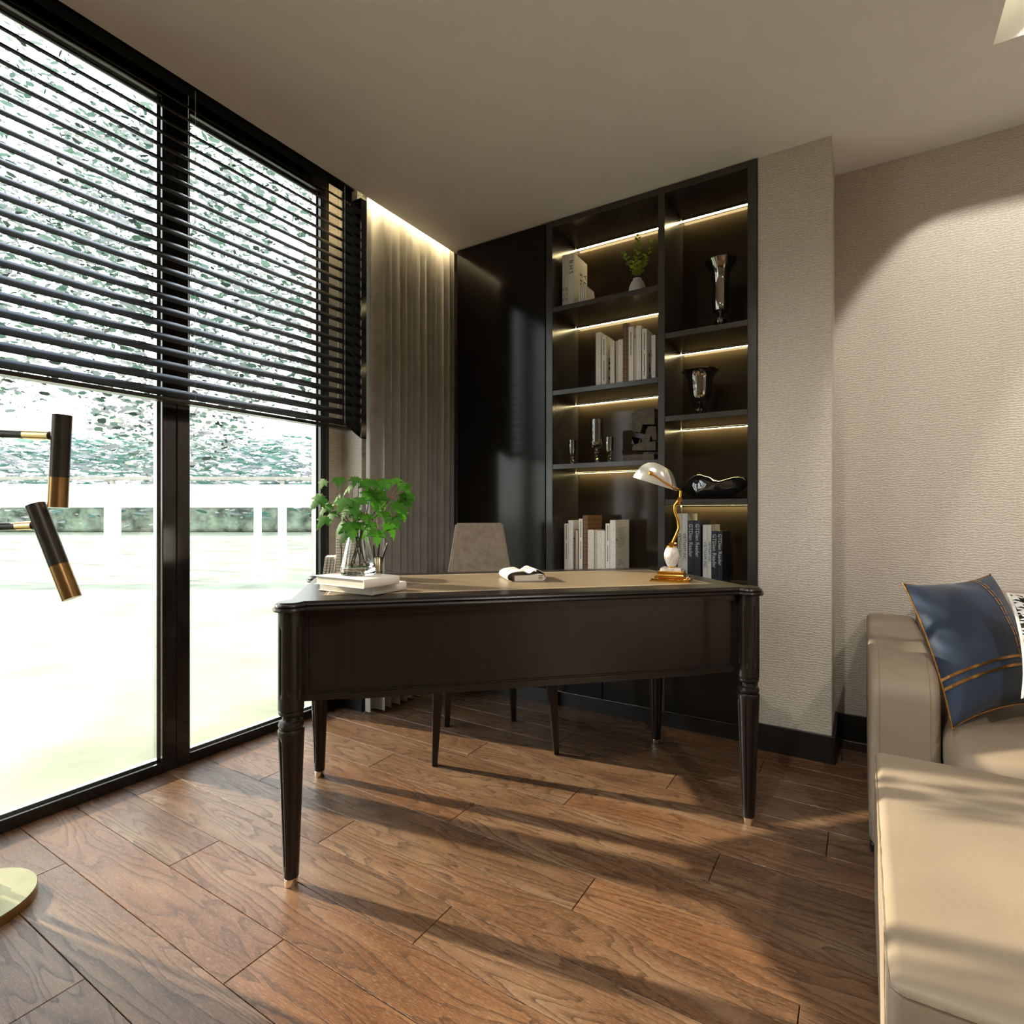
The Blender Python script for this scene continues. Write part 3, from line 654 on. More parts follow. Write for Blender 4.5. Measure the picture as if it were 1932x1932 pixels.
trumpet('short wide mirror-black trumpet vase on the middle right shelf', 1321, SH2[2], 699, False)
# blown black glass bowl-like blob
yb = YB+.13; p0 = aty(1346, 935, yb)
bo = thing('glass_sculpture', 'black blown-glass folded bowl sculpture behind the desk lamp', 'sculpture', (p0.x, yb, SH2[1]+.0005))
def blob(s_, t_):
    a = s_*2*math.pi; b__ = (t_-.5)*math.pi; L = .148
    x = L*math.cos(b__)*math.cos(a); y = .075*math.cos(b__)*math.sin(a); z = .060*math.sin(b__)
    q = x/L
    x *= 1+.05*math.sin(3*a+2*b__)
    if b__ > 0: z += math.sin(b__)*(-.024*math.exp(-((q-.22)/.34)**2)+.014*math.exp(-((q-.80)/.2)**2)+.008*math.exp(-((q+.6)/.3)**2))
    nz_ = noise.noise(Vector((x*14, y*14, z*14)))*.012+noise.noise(Vector((x*30, y*22, z*30+5)))*.006
    return Vector((x+nz_*.6, y+nz_, max(0, z+.064+nz_*.8)))
B().grid(blob, 72, 40).build('glass_sculpture_body', 'black_glass', bo, True, 180)

# ================================================================== DESK
DA = math.radians(44.3); DC = Vector((-1.066, 1.745, 0)); DZ = .792; LU, LV = .72, .331
dk = thing('desk', 'black lacquered writing desk with fluted legs and tan leather top', 'desk', DC, DA)
# top: rectangle with rounded ears over the legs
def outline(d, n=14):
    e_, r_ = .016, .047; pts = []; a0 = math.acos((e_+d)/(r_+d))
    for su, sv, st in ((1, 1, 0), (-1, 1, 1), (-1, -1, 2), (1, -1, 3)):
        # arc from the edge whose normal is st*90deg-.. around the outer corner
        base = st*math.pi/2
        lo, hi = base-math.pi/2*0+0-a0+0, base+math.pi/2+a0
        lo = base+ -a0; hi = base+math.pi/2+a0
        for i in range(n+1):
            a = lo+(hi-lo)*i/n
            pts.append((su*LU+(r_+d)*math.cos(a), sv*LV+(r_+d)*math.sin(a)))
    return pts
def stack(levels): return [[(x, y, z) for x, y in outline(d)] for d, z in levels]
B().loops(stack([(-.010, DZ-.0275), (-.001, DZ-.0265), (.002, DZ-.022), (.000, DZ-.0165), (-.006, DZ-.0150), (-.005, DZ-.0145), (-.003, DZ-.011), (-.005, DZ-.0065), (-.011, DZ-.005), (-.011, DZ-.003), (-.013, DZ-.001)])).build('top', 'desk_lacquer', dk, True, 40)
IU, IV = .645, .245
B().box(-IU, IU, -IV, IV, DZ-.002, DZ, .0008, 1).build('leather_inlay', 'desk_leather', dk, False)
ln = B(); o1, wd = .010, .0035
for a in (-1, 1):
    ln.box(-IU+o1, IU-o1, min(a*(IV-o1), a*(IV-o1-wd)), max(a*(IV-o1), a*(IV-o1-wd)), DZ-.001, DZ+.0004)
    ln.box(min(a*(IU-o1), a*(IU-o1-wd)), max(a*(IU-o1), a*(IU-o1-wd)), -IV+o1, IV-o1, DZ-.001, DZ+.0004)
ln.build('border_line', 'cream_line', dk, False)
def fv(u_):
    t_ = (abs(u_)-.545)/.055; t_ = 0 if t_ < 0 else 1 if t_ > 1 else t_*t_*(3-2*t_); return -.331+.012*t_
ZB0, ZB1 = .505, DZ-.027
us = [-.69+1.38*i/92 for i in range(93)]
def strip(u0, u1, z0, z1, din, dout, sgn=1):
    uu = [u0]+[x for x in us if u0+1e-4 < x < u1-1e-4]+[u1]; b = B()
    rings = [[(x, sgn*(fv(x)-dout), z0), (x, sgn*(fv(x)-dout), z1), (x, sgn*(fv(x)-din), z1), (x, sgn*(fv(x)-din), z0)] for x in uu]
    return b.loops(rings)
b = B(); rings = []
for x in us: rings.append([(x, fv(x)+.009, ZB0+.004), (x, fv(x)+.009, ZB1), (x, -fv(x)-.009, ZB1), (x, -fv(x)-.009, ZB0+.004)])
b.loops(rings).build('body', 'desk_lacquer', dk, True, 50)
for sg in (1, -1):
    q0, q1 = ZB0+.020, ZB1-.018
    strip(-.69, .69, q1, ZB1, -.009, .0, sg).build('top_rail', 'desk_lacquer', dk, True, 50)
    strip(-.69, .69, ZB0, q0, -.009, .0, sg).build('bottom_rail', 'desk_lacquer', dk, True, 50)
    strip(-.69, -.676, q0, q1, -.009, .0, sg).build('stile', 'desk_lacquer', dk, True, 50); strip(.676, .69, q0, q1, -.009, .0, sg).build('stile', 'desk_lacquer', dk, True, 50)
    bd = strip(-.676, .676, q1-.004, q1-.0008, -.009, -.003, sg)
    for args in ((-.676, .676, q0+.0008, q0+.004), (-.675, -.672, q0+.004, q1-.004), (.672, .675, q0+.004, q1-.004)):
        rr = strip(*args, -.009, -.003, sg); me = bpy.data.meshes.new('t'); rr.bm.to_mesh(me); rr.bm.free(); bd.bm.from_mesh(me); bpy.data.meshes.remove(me)
    bd.build('panel_bead', 'desk_lacquer', dk, True, 50)
def side(s_): B().box(min(s_*.691, s_*.70), max(s_*.691, s_*.70), -.30, .30, ZB0, ZB1, .002, 1).build('side_panel', 'desk_lacquer', dk, False)
side(-1); side(1)
def fluted(zlist, n=8, depth=.10, z0=0, z1=1, seg=96):
    def fn(a, z):
        g_ = abs(((a/(2*math.pi)*n) % 1)-.5)*2      # 1 at the groove centre
        g_ = max(0, (g_-.62)/.38); g_ = min(1, g_*2.2)
        e0 = min(1, max(0, (z-z0)/.010)); e1 = min(1, max(0, (z1-z)/.010)); return 1-depth*g_*min(e0, e1)
    return fn
leg_up = [(.0345, z) for z in (.492, .496, .5, .515)]+[(.0345, .515+i*.01) for i in range(1, 22)]+[(.0345, .735), (.0345, DZ-.0275)]
mesh_up = B().lathe([(.030, .490)]+leg_up, 96, fn=fluted(0, 8, .11, .53, .725)).mesh('leg', 'desk_lacquer', True, 30)
low = [(.0185, .0235), (.0200, .026)]+[(.0203+(.0352-.0203)*(z-.03)/(.43-.03), z) for z in [.03+.01*i for i in range(41)]]+[(.0352, .434), (.033, .438)]
ring = [(.026, .437), (.0315, .440), (.0345, .449), (.0315, .458), (.025, .461), (.0235, .464), (.0235, .473), (.027, .476), (.0325, .479), (.0335, .484), (.0325, .489), (.030, .491)]
lb2 = B(); lb2.lathe(low, 96, fn=fluted(0, 8, .12, .055, .415)); lb2.lathe(ring, 48)
me2 = lb2.mesh('leg', 'desk_lacquer', True, 30)
bmx = bmesh.new(); bmx.from_mesh(mesh_up); bmx.from_mesh(me2); leg_me = bpy.data.meshes.new('leg'); bmx.to_mesh(leg_me); bmx.free(); leg_me.materials.append(MATS['desk_lacquer'])
for p in leg_me.polygons: p.use_smooth = True
leg_me.set_sharp_from_angle(angle=math.radians(30))
cap_me = B().lathe([(.0165, .0003), (.0172, .002), (.0182, .022), (.017, .0235)], 32).mesh('foot_cap', 'chrome')
for su in (-1, 1):
    for sv in (-1, 1):
        l_ = link('leg', leg_me, dk, (su*LU, sv*LV, 0)); link('foot_cap', cap_me, l_)

# ================================================================== DESK CHAIR
def dl(u_, v_, z=0): c_, s_ = math.cos(DA), math.sin(DA); return Vector((DC.x+u_*c_-v_*s_, DC.y+u_*s_+v_*c_, z))
ch = thing('desk_chair', 'taupe velvet chair with tapered back and dark legs behind the desk', 'chair', dl(-.012, .53), DA)
for (u0, v0, u1, v1, w0, w1) in ((-.258, -.205, -.238, -.185, .0105, .022), (.262, -.208, .242, -.188, .0105, .022), (-.165, .205, -.150, .185, .0115, .021), (.166, .20, .15, .18, .0115, .021)):
    B().loops([[(u0+a*w0, v0+b__*w0, .001) for a, b__ in ((-1, -1), (1, -1), (1, 1), (-1, 1))], [(u1+a*w1, v1+b__*w1, .40) for a, b__ in ((-1, -1), (1, -1), (1, 1), (-1, 1))]]).build('leg', 'dark_wood', ch, False)
def taper_slab(z0, z1, f0, f1, y0, y1, yy0, yy1, bev):
    b = B(); b.loops([[(-f0, y0, z0), (f0, y0, z0), (f0, y1, z0), (-f0, y1, z0)], [(-f1, yy0, z1), (f1, yy0, z1), (f1, yy1, z1), (-f1, yy1, z1)]])
    bmesh.ops.bevel(b.bm, geom=list(b.bm.edges), offset=bev, segments=4, affect='EDGES'); return b
b = B(); b.loops([[(-.275, -.225, .401), (.275, -.225, .401), (.19, .215, .401), (-.19, .215, .401)], [(-.275, -.225, .475), (.275, -.225, .475), (.19, .215, .475), (-.19, .215, .475)]])
bmesh.ops.bevel(b.bm, geom=list(b.bm.edges), offset=.022, segments=4, affect='EDGES'); b.build('seat', 'chair_velvet', ch)
taper_slab(.44, .985, .205, .117, .185, .235, .225, .262, .008).build('backrest', 'chair_velvet', ch)

# ================================================================== THINGS ON THE DESK
def flat_book(name, label, c, z0, lx, ly, th, rot, covermat, group=None, motif=False):
    t_ = thing(name, label, 'book', (c[0], c[1], z0+.0004), rot, group); cv = .0022
    cvb = B(); cvb.box(-lx/2, lx/2, -ly/2, ly/2, 0, cv, .0006, 1); cvb.box(-lx/2, lx/2, -ly/2, ly/2, th-cv, th, .0006, 1)
    # rounded spine along +x end
    cvb.prism([(lx/2-.001, 0)]+[(lx/2+.004*math.sin(math.pi*i/8), th/2-th/2*math.cos(math.pi*i/8)) for i in range(9)]+[(lx/2-.001, th), (lx/2-.001, th-cv), (lx/2-.001, cv)], -ly/2, ly/2, axis='y')
    cvb.build('cover', covermat, t_, False)
    B().box(-lx/2+.004, lx/2-.006, -ly/2+.004, ly/2-.004, cv, th-cv).build('pages', 'pages', t_, False)
    if motif: B().prism([(-lx/2+.004, ly/2-.004), (-lx/2+.004, -.012), (-.01, .02), (.015, ly/2-.004)], th, th+.0004).build('cover_print', 'ink_sienna', t_, False)
    return t_
flat_book('hardback_book', 'cream hardback lying under another book at the desk front corner', (-1.345, 1.262), DZ+.0004, .232, .148, .027, .03, 'book_white', 'stacked cream books on the desk')
flat_book('hardback_book', 'cream hardback with a rust patch, topmost of the stack under the vase', (-1.306, 1.192+.012), DZ+.0285, .212, .142, .026, -.01, 'book_white', 'stacked cream books on the desk', True)
# vase with maple branches
VC = Vector((-1.318, 1.222, DZ+.0555)); vs_s = .93
va_ = thing('branch_vase', 'clear glass vase of green maple branches standing on two books', 'vase', VC)
B().lathe([(r*vs_s, z*vs_s) for r, z in [(.001, 0), (.055, 0), (.058, .004), (.057, .02), (.050, .055), (.036, .118), (.028, .150), (.0262, .150), (.034, .118), (.0475, .055), (.0535, .026), (.050, .022), (.001, .020)]], 48).build('glass', 'vase_glass', va_)
B().lathe([(r*vs_s, z*vs_s) for r, z in [(.001, .0203), (.0495, .0223), (.0530, .0262), (.0505, .040), (.001, .040)]], 40).build('water', 'water', va_)
maple_half = [(0, 0), (.07, -.05), (.17, -.13), (.21, .0), (.36, -.02), (.56, .04), (.45, .13), (.50, .26), (.66, .44), (.46, .43), (.34, .36), (.22, .36), (.27, .55), (.19, .60), (.22, .76), (.10, .80), (.06, .92), (0, 1.10)]
def maple(b, pos, dirv, nrm, size, curl):
    d = dirv.normalized(); n = (nrm-d*nrm.dot(d)).normalized(); s_ = d.cross(n)
    def P(x, y):
        rr = x*x+(y-.3)**2
        return pos+s_*(x*size)+d*(y*size)+n*(-curl*size*(rr*.55+.12*abs(x)))
    mid = [b.bm.verts.new(P(0, y)) for y in (0, .12, .25, .42, .6, .8, 1.08)]
    for sgn in (1, -1):
        hv = [b.bm.verts.new(P(sgn*x, y)) for x, y in maple_half[1:-1]]
        fan = [(0, [0, 1, 2], 1), ]
        grp = [(mid[0], mid[1], hv[0:3]), (mid[1], mid[2], hv[2:6]), (mid[2], mid[3], hv[5:9]), (mid[3], mid[4], hv[8:12]), (mid[4], mid[5], hv[11:14]), (mid[5], mid[6], hv[13:16])]
        for m0, m1, hs in grp:
            poly = [m0]+hs+[m1]
            for q in range(1, len(poly)-1):
                tri = [m0, poly[q], poly[q+1]] if poly[q+1] is not m0 else None
                if tri: b.bm.faces.new(tri if sgn > 0 else tri[::-1])
rg = random.Random(11)
SCW = CR  # spread leaves mostly sideways as well as in depth
tips = []
leaf_pix = [(612, 905, 26), (607, 935, 40), (640, 900, 26), (660, 915, 30), (652, 940, 40), (672, 900, 24), (690, 905, 34), (700, 905, 30), (715, 905, 30), (725, 905, 28), (745, 903, 28), (760, 912, 30), (768, 930, 36), (620, 950, 34), (640, 935, 36), (668, 940, 46), (705, 925, 56), (675, 950, 40), (748, 945, 40), (758, 960, 30), (722, 935, 30), (630, 965, 30), (615, 975, 32), (645, 985, 36), (655, 1000, 36), (665, 985, 44), (690, 970, 30), (690, 1000, 34), (712, 1000, 36), (735, 985, 40), (725, 965, 28), (700, 985, 26), (670, 965, 30), (745, 975, 28), (655, 960, 28), (715, 955, 30)]
vd = VC.dot(CF)
neck = VC+Vector((0, 0, .14))
stems = []
for k_ in range(7):
    a = k_*2*math.pi/7+.3; foot = VC+Vector((math.cos(a)*.025, math.sin(a)*.025, .024)); nk = VC+Vector((math.cos(a+2.5)*.014, math.sin(a+2.5)*.014, .135))
    ang = (k_-3)/3; tip = neck+CR*(ang*.105)+CF*(rg.uniform(-.06, .07))+Vector((0, 0, .145-.05*abs(ang)))
    pts = [foot, nk, nk.lerp(tip, .45)+CR*(ang*.02)+Vector((0, 0, .01)), tip]
    B().tube([p-VC for p in pts], .0022, 6, r1=.0011).build('branch', 'twig', va_); stems.append(pts)
for i, (px, py, sz) in enumerate(leaf_pix):
    dep = vd+rg.uniform(-.075, .075); P = CP+ray(px, py)*dep; P.z -= 0
    # attach to the nearest branch point
    best = min(((q-P).length, q) for st_ in stems for a_, b__ in zip(st_[1:], st_[2:]) for q in [a_.lerp(b__, t_/6) for t_ in range(7)])
    A = best[1]
    out = (P-neck); out.z *= .3; out = out.normalized() if out.length > 1e-4 else CR
    dirv = (out*.45+Vector((0, 0, -.9))+CR*rg.uniform(-.25, .25)-CF*.15).normalized()
    nrm = (-CF*.8+out*.6+Vector((0, 0, .45))+CR*rg.uniform(-.4, .4)).normalized()
    size = sz*vd/FPX*.90
    bA = B(); mid_ = A.lerp(P, .55)+Vector((0, 0, .008)); bA.tube([A-VC, mid_-VC, P-VC], .0008, 5); pe = bA.build('petiole', 'petiole_red', va_)
    bL = B(); maple(bL, P-VC, dirv, nrm, size, rg.uniform(.25, .75)); bL.build('leaf', 'maple_leaf', va_, True, 80)

# notebooks and pen cup at the back corner of the desk
vdir = Vector((-math.sin(DA), math.cos(DA), 0))
def upx(px_, v_, z): p = atpl(px_, 1085, dl(0, v_), vdir); return Vector((p.x, p.y, z))
for i, (u_, th, h_, dp, ln_, ds) in enumerate(((638.5, .017, .166, .10, 0, 'tall ring-bound cream notebook standing behind the vase, nearest the window'), (649, .016, .160, .10, 0, 'ring-bound cream notebook standing second behind the vase'), (661, .018, .155, .10, 0, 'ring-bound cream notebook standing third behind the vase'))):
    q = upx(u_, .20, DZ+.0006); t_ = thing('notebook', ds, 'notebook', q, DA, 'notebooks standing on the desk')
    B().box(-th/2, th/2, 0, dp, 0, h_, .001, 1).build('cover', 'book_white', t_, False); B().box(-th/2+.002, th/2-.002, -.0015, dp-.002, .003, h_-.003).build('pages', 'pages', t_, False)
    rb = B()
    for z in range(14): rb.cyl((-th/2-.0012, -.0025, .008+z*.0105), (th/2+.0012, -.0025, .008+z*.0105), .0007, seg=6)
    rb.build('ring_binding', 'ink', t_)
for i in range(3):
    q = upx(610.5+i*6.2, .20, DZ+.0014); t_ = thing('notebook', '%s of three small cream notebooks leaning at the desk corner by the window' % ORD[i], 'notebook', q, DA, 'small leaning notebooks on the desk'); t_.rotation_euler = (0, .13, DA)
    B().box(-.0048, .0048, 0, .08, 0, .080, .001, 1).build('cover', 'book_white', t_, False); B().box(-.0036, .0036, -.0012, .078, .002, .078).build('pages', 'pages', t_, False)
    rb = B()
    for z in range(7): rb.cyl((-.0054, -.002, .006+z*.0102), (.0054, -.002, .006+z*.0102), .0006, seg=6)
    rb.build('ring_binding', 'ink', t_)
pc = thing('pen_cup', 'small rose-gold ribbed pen cup behind the vase', 'cup', dl(-.50, .185, DZ+.0004), DA)
B().lathe([(.001, 0), (.021, 0), (.021, .078), (.0195, .078), (.0195, .003), (.001, .003)], 28).build('cup', 'chrome', pc)
rb = B()
for z in (.004, .022, .076): rb.tube([(.0216*math.cos(a/12*math.pi), .0216*math.sin(a/12*math.pi), z) for a in range(24)], .0011, 6, closed=True)
for a in range(10): rb.tube([(.0215*math.cos(a*.628), .0215*math.sin(a*.628), .002), (.0215*math.cos(a*.628), .0215*math.sin(a*.628), .077)], .0009, 5)
rb.build('wire', 'ink', pc)
for i, (du, dv, lean_u) in enumerate(((-.008, .002, -.03), (.0, -.005, .012), (.007, .003, .035), (-.002, .007, -.008))):
    p0 = dl(-.50+du*.6, .185+dv, DZ+.0055); p1 = dl(-.50+du+lean_u, .185+dv*1.6, DZ+.142-.006*i)
    pn_ = thing('pen', '%s black pen standing in the rose-gold cup' % ['leftmost', 'tall upright', 'rightmost leaning', 'hindmost'][i], 'pen', p0, 0, 'pens in the cup'); dd = p1-p0
    B().tube([(0, 0, 0), dd*.5, dd*.96], .0034, 10).build('barrel', 'ink', pn_); B().tube([dd*.955, dd*1.0], .0034, 10, r1=.0020).build('cap_end', 'gunmetal', pn_)
# folded magazine
mg = thing('magazine', 'white magazine with orange print folded over itself on the desk', 'magazine', dl(.03, .03, DZ+.0004), DA)
Lm, Dm = .132, .15
def arch(off, n=26):
    pts = []
    for i in range(n+1):
        t_ = i/n
        x = -Lm/2+.004+Lm*.93*t_; z = .030+.007*math.sin(t_*math.pi*1.0)-.010*math.exp(-((t_-.56)/.12)**2)+.006*math.exp(-((t_-.80)/.12)**2)
        pts.append((x, z))
    lead = [(-Lm/2+.010, .001), (-Lm/2-.002, .006), (-Lm/2-.006, .014), (-Lm/2-.004, .023)]
    tail = [(Lm/2-.002, .026), (Lm/2+.003, .016), (Lm/2, .006), (Lm/2-.010, .001)]
    return lead+pts[1:-1]+tail
cvp = arch(0); th = .0014
b = B(); rings = []
for (x, z), (xa, za), (xb, zb) in zip(cvp, [cvp[0]]+cvp[:-1], cvp[1:]+[cvp[-1]]):
    t_ = Vector((xb-xa, zb-za)).normalized(); nx, nz_ = -t_.y*th, t_.x*th
    rings.append([(x, -Dm/2, z), (x, Dm/2, z), (x+nx, Dm/2, z+nz_), (x+nx, -Dm/2, z+nz_)])
b.loops(rings).build('cover', 'book_white', mg, True, 50)
B().prism([(-Lm/2+.022, .0005), (Lm/2-.010, .0005), (Lm/2-.002, .006), (Lm/2, .014), (Lm/2-.004, .022), (Lm/2-.02, .0255), (Lm/2-.045, .0215), (-Lm/2+.024, .0195), (-Lm/2+.021, .016)], -Dm/2+.002, Dm/2-.004, axis='y').build('pages', 'pages', mg, False)
gp = B()
for z in (.0075, .013, .0185): gp.box(Lm/2-.024, Lm/2-.008, -Dm/2+.0012, -Dm/2+.0022, z-.0009, z+.0009)
gp.build('page_gaps', 'ink', mg, False)
orp = B()
for i, (y0, y1) in enumerate(((-.045, -.034), (-.012, -.001), (.020, .032))):
    orp.quad((-Lm/2-.0058, y0, .010), (-Lm/2-.0058, y1, .010), (-Lm/2-.0060, y1, .0165), (-Lm/2-.0060, y0, .0165))
pts = cvp[5:-5]
ringo = []
for (x, z), (xa, za), (xb, zb) in zip(pts, [pts[0]]+pts[:-1], pts[1:]+[pts[-1]]):
    t_ = Vector((xb-xa, zb-za)).normalized(); nx, nz_ = -t_.y*(th+.0004), t_.x*(th+.0004)
    ringo.append([(x+nx, .016, z+nz_), (x+nx, .028, z+nz_)])
orp.loops(ringo, close=False, cap0=False, cap1=False)
orp.build('orange_print', 'ink_orange', mg, False)

# banker lamp
LO = Vector((-.583, 2.037, DZ+.0004)); LR = math.radians(9)
lp = thing('desk_lamp', 'brass banker desk lamp with silver shade and white marble base', 'lamp', LO, LR)
ex = Vector((math.cos(LR), math.sin(LR), 0)); ey = Vector((-math.sin(LR), math.cos(LR), 0))
def sq(h_): return [(-h_, -h_), (h_, -h_), (h_, h_), (-h_, h_)]
def chamf(h_, z, n=5): 
    return [(x, y, z) for x, y in sq(h_)]
prof = [(.070, 0), (.070, .003), (.066, .006), (.064, .009)]+[(.064-.020*math.sin(i/6*math.pi/2), .009+.018*(1-math.cos(i/6*math.pi/2))*.4+.018*.6*i/6) for i in range(1, 7)]+[(.044, .0275), (.046, .030), (.046, .033), (.043, .035)]
B().loops([chamf(a, z) for a, z in prof]).build('brass_base', 'gold', lp, True, 35)
B().box(-.036, .036, -.036, .036, .035, .046, .0015, 1).build('marble_plate', 'marble', lp, False)
B().lathe([(.001, .046), (.015, .046), (.0155, .050), (.014, .051)], 24).build('collar', 'gold', lp)
B().lathe([(.001, .0505), (.0145, .0505), (.021, .062), (.0265, .080), (.027, .095), (.0235, .110), (.0175, .1205), (.001, .1205)], 36).build('marble_urn', 'marble', lp)
B().lathe([(.001, .1205), (.019, .1205), (.019, .1245), (.008, .127), (.006, .133), (.001, .133)], 24).build('collar', 'gold', lp)
def L(px, py, dy=0): p = atpl(px, py, LO+ey*dy, ey)-LO; return Vector((p.dot(ex), dy, p.z))
j0 = L(1267, 1028); j1 = L(1283, 942)
B().cyl(j0+Vector((0, -.014, 0)), j0+Vector((0, .014, 0)), .010, seg=18).build('knuckle', 'gold', lp)
B().cyl(j0+Vector((0, .0, -.022)), j0, .0045, seg=12).build('post', 'gold', lp)
B().tube([j0+Vector((.006, -.006, .002)), j0+Vector((.018, -.012, .006))], .0028, 8, r1=.004).build('wing_screw', 'gold', lp)
mids = [L(1268, 1026), L(1277, 1006), L(1281, 996), L(1279, 980), L(1273, 964), L(1273, 954), L(1279, 946), L(1282, 942)]
for dy in (-.0075, 0, .0075): B().tube([p+Vector((0, dy, 0)) for p in mids], .0050, 10).build('arm', 'gold', lp)
B().cyl(j1+Vector((0, -.013, 0)), j1+Vector((0, .013, 0)), .008, seg=16).build('knuckle', 'gold', lp)
B().tube([j1+Vector((0, .004, -.002)), j1+Vector((-.006, .004, -.022))], .0025, 8, r1=.0045).build('wing_screw', 'gold', lp)
top_ = L(1284, 926); B().tube([j1, j1.lerp(top_, .6), top_], .0048, 10).build('neck', 'gold', lp)
SH = .070  # half length of the shade along local y
pe_ = [L(1193, 900, -SH), L(1200, 889, -SH), L(1211, 878, -SH), L(1224, 872.5, -SH), L(1238, 873.5, -SH), L(1250, 879, -SH), L(1259, 888, -SH), L(1265, 902, -SH), L(1268, 916, -SH), L(1269, 924, -SH)]
fine_ = []
for i in range(len(pe_)-1):
    p0, p1, p2, p3 = pe_[max(i-1, 0)], pe_[i], pe_[i+1], pe_[min(i+2, len(pe_)-1)]
    for q in range(4):
        t_ = q/4; fine_.append(.5*((2*p1)+(p2-p0)*t_+(2*p0-5*p1+4*p2-p3)*t_*t_+(3*p1-p0-3*p2+p3)*t_**3))
fine_.append(pe_[-1]); prx = [(p.x, p.z) for p in fine_]
pc_x = sum(x for x, z in prx)/len(prx); pc_z = sum(z for x, z in prx)/len(prx)
b = B(); rings = []
ocx, ocz = (prx[0][0]+prx[-1][0])/2, (prx[0][1]+prx[-1][1])/2
half = ((.001, .024), (.25, .0235), (.5, .0215), (.7, .0175), (.84, .0125), (.93, .007), (.98, .002), (1.0, -.006))
for yy, sc_ in [(-SH-q, k_) for k_, q in half]+[(SH+q, k_) for k_, q in half[::-1]]:
    rings.append([((x-ocx)*sc_+ocx, yy, (z-ocz)*sc_+ocz) for x, z in prx])
# shell, open underneath
R_ = [[b.bm.verts.new(p) for p in r] for r in rings]
for a_, c_ in zip(R_, R_[1:]):
    for i in range(len(a_)-1): b.bm.faces.new((a_[i], a_[i+1], c_[i+1], c_[i]))
b.build('shade', 'shade_silver', lp, True, 40)
ctr = L(1228, 893, -SH-.022)
for sg in (-1, 1):
    cc = Vector((ctr.x, sg*(SH+.024), ctr.z)); b = B().sphere(cc, .0085, 16, 10); b.build('pivot', 'gold', lp)
    e1 = Vector((top_.x-.002, sg*.010, top_.z+.002)); kn = Vector((top_.x-.012, sg*(SH+.020), top_.z+.006))
    B().tube([cc, kn, e1], .0030, 8).build('bracket', 'gold', lp)
B().sphere(Vector((pc_x, 0, pc_z-.018)), (.018, .03, .018), 14, 9).build('bulb', 'ceramic', lp)

# ================================================================== FLOOR LAMP
fp = thing('floor_lamp', 'black and brass floor lamp with two swivelling tube heads by the window', 'lamp', (-1.975, .485, 0))
base = Vector((-1.975, .485, 0)); P0 = Vector((-2.005, .545, 0))-base
b = B(); rr = .148
b.lathe([(rr-.002, .0005), (rr, .002), (rr, .024)], 64); b.build('base_rim', 'champagne_side', fp)
B().lathe([(rr, .024), (rr-.0015, .0262), (.001, .0265)], 64, caps=(False, True)).build('base_plate', 'champagne', fp)
B().cyl(P0+Vector((0, 0, .0266)), P0+Vector((0, 0, .05)), .016, seg=20).build('pole_socket', 'gunmetal', fp)
B().cyl(P0+Vector((0, 0, .05)), P0+Vector((0, 0, 1.52)), .0085, seg=16).build('pole', 'gunmetal', fp)
def head(top_px, bot_px, arm_px, arm0_px, dep, split, armsplit):
    T_ = CP+ray(*top_px)*dep-base; Bt = CP+ray(*bot_px)*dep-base; A = CP+ray(*arm_px)*dep-base; A0 = CP+ray(*arm0_px)*dep-base
    h_ = B().tube([T_, T_.lerp(Bt, .98*split), T_.lerp(Bt, split)], .0225, 32).build('lamp_head', 'gunmetal', fp)
    B().tube([T_.lerp(Bt, split), Bt.lerp(T_, .002), Bt], .0226, 32).build('brass_sleeve', 'bronze', h_)
    st_ = Vector((P0.x, P0.y, A0.z+(A0.z-A.z)*.3)); S = A.lerp(st_, armsplit)
    a_ = B().tube([st_, S], .0108, 16).build('arm', 'gunmetal', fp); B().tube([S, A.lerp(S, .02)], .0118, 18).build('brass_tube', 'arm_gold', a_)
    B().sphere(A, .0105, 14, 9).build('joint', 'gunmetal', fp)
    B().cyl(st_-Vector((0, 0, .014)), st_+Vector((0, 0, .014)), .012, seg=16).build('collar', 'gunmetal', fp)
head((117.5, 783), (109, 957), (96, 822), (0, 817), 1.50, .675, .42)
head((67, 952), (136, 1129), (64, 991), (0, 994), 1.50, .645, .36)

# ================================================================== SOFA
so = thing('sofa', 'beige leather sofa with a rounded arm along the wallpapered wall', 'sofa', (.03, 2.05, 0))
ox_, oy_ = .03, 2.05
AT = .592
armp = [(-.02, .028), (.915, .028), (.915, AT-.01), (.905, AT), (.16, AT)]+[(.16-.185*math.sin(i/8*math.pi/2), AT-.115*(1-math.cos(i/8*math.pi/2))) for i in range(1, 9)]+[(-.03, .40), (-.035, .28), (-.03, .15)]
def inset(poly, d):
    out = []; n = len(poly); ar_ = sum(poly[i][0]*poly[(i+1) % n][1]-poly[(i+1) % n][0]*poly[i][1] for i in range(n)); sg_ = 1 if ar_ > 0 else -1
    for i in range(n):
        p0, p1, p2 = Vector(poly[i-1]), Vector(poly[i]), Vector(poly[(i+1) % n]); t0 = (p1-p0).normalized(); t1 = (p2-p1).normalized()
        n0 = Vector((-t0.y, t0.x)); n1 = Vector((-t1.y, t1.x)); nb_ = (n0+n1).normalized(); out.append(tuple(p1+nb_*sg_*d/max(.4, nb_.dot(n0))))
    return out
rngs = []; rr_ = .024
for k_ in range(7):
    a = math.pi/2*(1-k_/6); rngs.append((-.008+rr_*(1-math.sin(a)), rr_*(1-math.cos(a))))
rngs += [(.168-(x+.008), d) for x, d in rngs[::-1]]
rngs[:7] = [(x, d) for x, d in rngs[:7]]
b = B(); b.loops([[(x, y, z) for y, z in inset(armp, d)] for x, d in rngs]); ar = b.build('arm', 'sofa_leather', so, True, 60)
for x in (.018, .142): B().tube([(x, y, z) for y, z in armp[4:16]], .0011, 6).build('seam', 'seam_thread', ar)
B().box(-.006, .16, -.014, .91, .0, .028, .004, 1).build('plinth', 'dark_wood', so, False)
